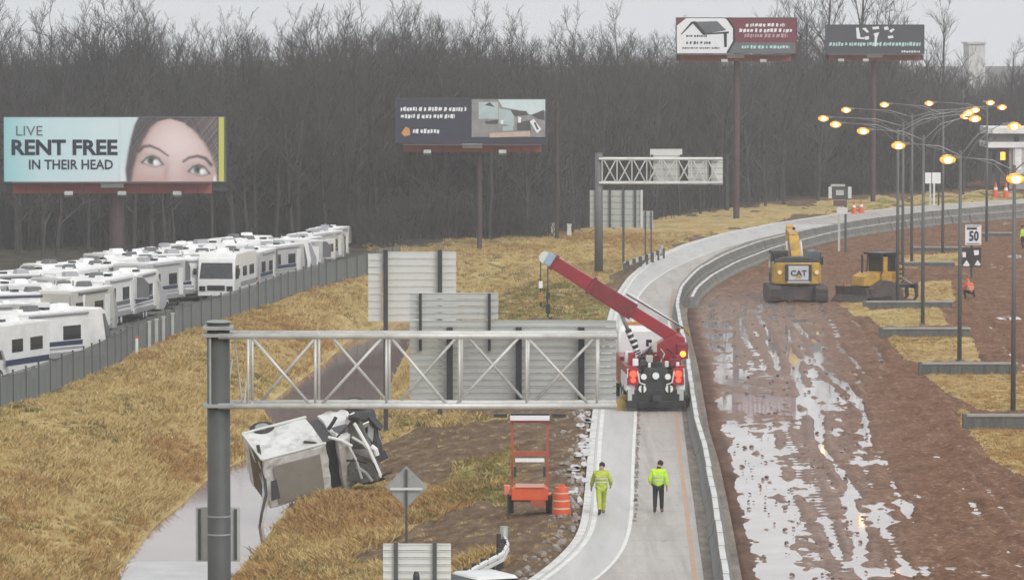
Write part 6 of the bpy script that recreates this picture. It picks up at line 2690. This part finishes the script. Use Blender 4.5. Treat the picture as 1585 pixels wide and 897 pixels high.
# ------------------------------------------------------------------ rubble and silt along the left road edge
r = random.Random(3)
m = MB()
for i in range(230):
    y = r.uniform(140, 206)
    x = float(xat(ROADL, y)) - .35 - abs(r.gauss(0, .5))
    s = r.uniform(.03, .13)
    m.box((x, y, .02 + s * .2), (s * r.uniform(1, 2), s * r.uniform(1, 2.2), s), (r.uniform(-.4, .4), r.uniform(-.4, .4), r.uniform(0, 3)), (.7, .7))
o = m.build('rubble', mat('rubble_stone', (.3, .26, .23), .8, 0, .5, 2), None, kind='stuff')
o['label'] = 'loose stones along the left edge of the ramp'
o['category'] = 'rubble'
m = MB()
for i in range(34):
    y = r.uniform(164, 206)
    x = float(xat(ROADL, y)) - r.uniform(.3, .75)
    a, b = r.uniform(.08, .28), r.uniform(.4, 1.8)
    n = 9
    m.poly([(x + a * math.cos(2 * math.pi * k / n) * r.uniform(.6, 1.1), y + b * math.sin(2 * math.pi * k / n) * r.uniform(.6, 1.1), .055 + .001 * (i % 7)) for k in range(n)])
m.build('gutter_puddles', PUDW, None, kind='structure', fix=False)
r = random.Random(5)
m = MB()
n_ = 0
while n_ < 2600:
    y = 125 + 230 * r.random() ** 1.4
    x = float(xat(BARR, y)) + 1.2 + r.random() * 24
    if x > .11 * y:
        n_ += 1
        continue
    s = r.uniform(.03, .12) * (1.5 if r.random() < .06 else 1)
    s *= .7
    m.box((x, y, -.02), (s * r.uniform(1, 2.4), s * r.uniform(1, 2.6), s * .9), (r.uniform(-.4, .4), r.uniform(-.4, .4), r.uniform(0, 3)), (.6, .6))
    n_ += 1
o = m.build('mud_clods', mat('mud_clod', (.16, .095, .078), .6, 0, .4, 1.5), None, kind='stuff', fix=False)
o['label'] = 'lumps of wet red earth scattered over the churned ground'
o['category'] = 'mud clods'


# ------------------------------------------------------------------ people
def skin_obj(name, verts, edges, radii, root, m, parent, sub=2):
    me = bpy.data.meshes.new(name)
    me.from_pydata([tuple(v) for v in verts], edges, [])
    me.materials.append(m)
    o = link(name, me, parent)
    md = o.modifiers.new('skin', 'SKIN')
    md.use_smooth_shade = True
    sv = me.skin_vertices[0].data
    for i, r_ in enumerate(radii):
        sv[i].radius = r_ if isinstance(r_, tuple) else (r_, r_)
        sv[i].use_root = (i == root)
    ss = o.modifiers.new('sub', 'SUBSURF')
    ss.levels = ss.render_levels = sub
    return o


def person(label, loc, rz, J, jacket, trousers, cap=HAIR, tape=True, hood=False):
    """J: joint name -> position. The body is one skinned surface; clothing and hair are its children's pieces."""
    t = thing('person', label, 'person', loc, rz)
    V, E, Rd, ix = [], [], [], {}

    def add(n, p, r_, par=None):
        ix[n] = len(V)
        V.append(Vector(p))
        Rd.append(r_)
        if par:
            E.append((ix[par], ix[n]))
    add('pelvis', J['pelvis'], .13)
    add('waist', J['waist'], (.14, .1), 'pelvis')
    add('chest', J['chest'], (.165, .115), 'waist')
    add('neck', J['neck'], .06, 'chest')
    h = Vector(J['head'])
    up_ = (h - Vector(J['neck'])).normalized()
    add('head0', h - up_ * .02, .085, 'neck')
    add('head1', h + up_ * .07, (.082, .1), 'head0')
    add('head2', h + up_ * .14, .07, 'head1')
    for s in 'lr':
        add('sh' + s, J['sh' + s], .075, 'chest')
        add('el' + s, J['el' + s], .05, 'sh' + s)
        add('wr' + s, J['wr' + s], .034, 'el' + s)
        w_ = Vector(J['wr' + s])
        d_ = (w_ - Vector(J['el' + s])).normalized()
        add('pa' + s, w_ + d_ * .07, (.042, .022), 'wr' + s)
        side = 1 if s == 'r' else -1
        for k in range(4):
            q = w_ + d_ * (.15 + (.015, .025, .02, 0)[k]) + Vector((side * -.008, (k - 1.5) * .021, 0))
            q2 = q + d_ * .03 + Vector((side * -.02, 0, 0))
            add('f%d%s' % (k, s), q, .011, 'pa' + s)
            add('g%d%s' % (k, s), q2, .008, 'f%d%s' % (k, s))
        add('th' + s, w_ + d_ * .09 + Vector((0, .05, .0)), .012, 'pa' + s)
        add('hip' + s, J['hip' + s], .095, 'pelvis')
        add('kn' + s, J['kn' + s], .062, 'hip' + s)
        add('an' + s, J['an' + s], .042, 'kn' + s)
        add('toe' + s, J['toe' + s], (.045, .03), 'an' + s)
    body = skin_obj('body', V, E, Rd, 0, SKIN, t)
    # jacket
    V2 = [Vector(J['pelvis']) + Vector((0, 0, -.14)), J['waist'], J['chest'], Vector(J['neck']) - Vector((0, 0, .02))]
    E2 = [(0, 1), (1, 2), (2, 3)]
    R2 = [(.225, .18), (.22, .17), (.235, .16), .085]
    for s in 'lr':
        b = len(V2)
        el, wr = Vector(J['el' + s]), Vector(J['wr' + s])
        V2 += [J['sh' + s], el, el.lerp(wr, .93)]
        E2 += [(2, b), (b, b + 1), (b + 1, b + 2)]
        R2 += [.105, .078, .062]
    jk = skin_obj('jacket', V2, E2, R2, 0, jacket, body)
    V3, E3, R3 = [Vector(J['pelvis']) + Vector((0, 0, .03))], [], [.15]
    for s in 'lr':
        b = len(V3)
        kn, an = Vector(J['kn' + s]), Vector(J['an' + s])
        V3 += [J['hip' + s], kn, kn.lerp(an, .92)]
        E3 += [(0, b), (b, b + 1), (b + 1, b + 2)]
        R3 += [.115, .083, .072]
    skin_obj('trousers', V3, E3, R3, 0, trousers, body)
    for s in 'lr':
        an, to = Vector(J['an' + s]), Vector(J['toe' + s])
        skin_obj('boot', [an + Vector((0, 0, .1)), an, an.lerp(to, .5) - Vector((0, 0, .01)), to], [(0, 1), (1, 2), (2, 3)], [.06, .062, (.055, .045), (.05, .038)], 1, BOOT, body)
    m = MB()
    c = h + up_ * .085
    m.ball(c + up_ * .028, .112, 14, 8, (.92, 1.02, .98))
    m.build('hair' if cap is HAIR else 'cap', cap, body, smooth=True)
    # face, seen only from the front
    m = MB()
    m.ball(c + Vector((0, .1, -.02)), .02, 8, 5, (.7, 1, 1.1))
    m.build('nose', SKIN, body, smooth=True)
    for s in (-1, 1):
        m = MB()
        m.ball(c + Vector((s * .035, .09, .012)), .012, 8, 5)
        m.build('eye', GLASS, body, smooth=True)
        m = MB()
        m.ball(c + Vector((s * .088, .0, -.015)), .025, 8, 5, (.5, .8, 1.2))
        m.build('ear', SKIN, body, smooth=True)
    m = MB()
    m.box(c + Vector((0, .098, -.055)), (.05, .01, .012))
    m.build('mouth', REDDK, body)
    if tape:
        m = MB()
        cc = Vector(J['waist'])
        n = 20
        for zq in (.0, .12):
            rr_x, rr_y = .228 + zq * .09, .182
            ring = [(cc.x + rr_x * math.cos(2 * math.pi * k / n), cc.y + rr_y * math.sin(2 * math.pi * k / n), cc.z + zq) for k in range(n)]
            m.add([(x, y, z + a) for a in (-.022, .022) for x, y, z in ring], [(k, (k + 1) % n, (k + 1) % n + n, k + n) for k in range(n)])
        m.build('reflective_tape', SILVER, jk)
    return t


def pose(stride=.0, arm=.0, lean=0.0):
    J = dict(pelvis=(0, 0, .95), waist=(0, lean * .3, 1.12), chest=(0, lean * .7, 1.36), neck=(0, lean, 1.5), head=(0, lean + .02, 1.59))
    for s, k in (('l', -1), ('r', 1)):
        f = stride * k
        J['sh' + s] = (k * .2, lean * .85, 1.42)
        J['el' + s] = (k * .28, lean * .8 - f * .5 - .02 + arm * .0, 1.13)
        J['wr' + s] = (k * .29, lean * .8 - f * .8 + .06, .9)
        J['hip' + s] = (k * .095, 0, .9)
        J['kn' + s] = (k * .11, f * .6 + .03, .5)
        J['an' + s] = (k * .11, f * 1.1 - (.08 if f < 0 else 0), .09 + (.05 if f < 0 else 0))
        J['toe' + s] = (k * .13, f * 1.1 + .16 - (.06 if f < 0 else 0), .045 + (.0 if f >= 0 else -.005))
    return J


g = G(931, 796, .02)
J = pose(.34, 0, .11)
J['head'] = (.02, .15, 1.58)
J['elr'] = (.32, .02, 1.16)
J['wrr'] = (.34, .22, .98)
person('person in lime hi-vis jacket and lime trousers walking on the left lane edge', (g.x, g.y, .02), R(6), J, HIVIS_D, HIVIS_D)
g = G(1019, 793, .02)
J = pose(.11, 0, .04)
J['head'] = (.03, .06, 1.59)
J['ell'] = (-.3, -.02, 1.14)
J['wrl'] = (-.24, .12, .98)
person('person in bright lime hi-vis jacket and black trousers in the middle of the ramp', (g.x, g.y, .02), R(-4), J, HIVIS, DENIM)
g = G(1502, 461)
J = dict(pelvis=(0, -.1, .42), waist=(0, .0, .6), chest=(0, .16, .82), neck=(0, .24, .95), head=(0, .3, 1.02),
         shl=(-.2, .18, .88), shr=(.2, .18, .88), ell=(-.34, .28, .62), elr=(.34, .28, .62), wrl=(-.24, .46, .42), wrr=(.24, .46, .42),
         hipl=(-.12, -.06, .4), hipr=(.12, -.06, .4), knl=(-.3, .32, .46), knr=(.3, .32, .46), anl=(-.3, .02, .09), anr=(.3, .02, .09), toel=(-.33, .2, .045), toer=(.33, .2, .045))
t = person('person crouching in an orange hi-vis jacket below the white speed sign', (g.x, g.y, -.02), R(20), J, ORG, DENIM, ORG)
g = G(1583, 386)
person('person in a lime hi-vis jacket standing far off at the right edge', (g.x, g.y, 0), R(60), pose(.04), HIVIS, DENIM)

# ------------------------------------------------------------------ mist
m = MB()
m.box((0, 0, 14.5), (4500, 4700, 38))
hz = m.build('haze', mat('unused', (1, 1, 1)), None, kind='stuff')
hz.location = (0, 900, 0)
hm = bpy.data.materials.new('haze')
hm.use_nodes = True
nt = hm.node_tree
for n in list(nt.nodes):
    nt.nodes.remove(n)
pv = nt.nodes.new('ShaderNodeVolumePrincipled')
pv.inputs['Color'].default_value = (.93, .95, .97, 1)
pv.inputs['Density'].default_value = HAZE_DENSITY
oo = nt.nodes.new('ShaderNodeOutputMaterial')
nt.links.new(pv.outputs[0], oo.inputs['Volume'])
hz.data.materials.clear()
hz.data.materials.append(hm)
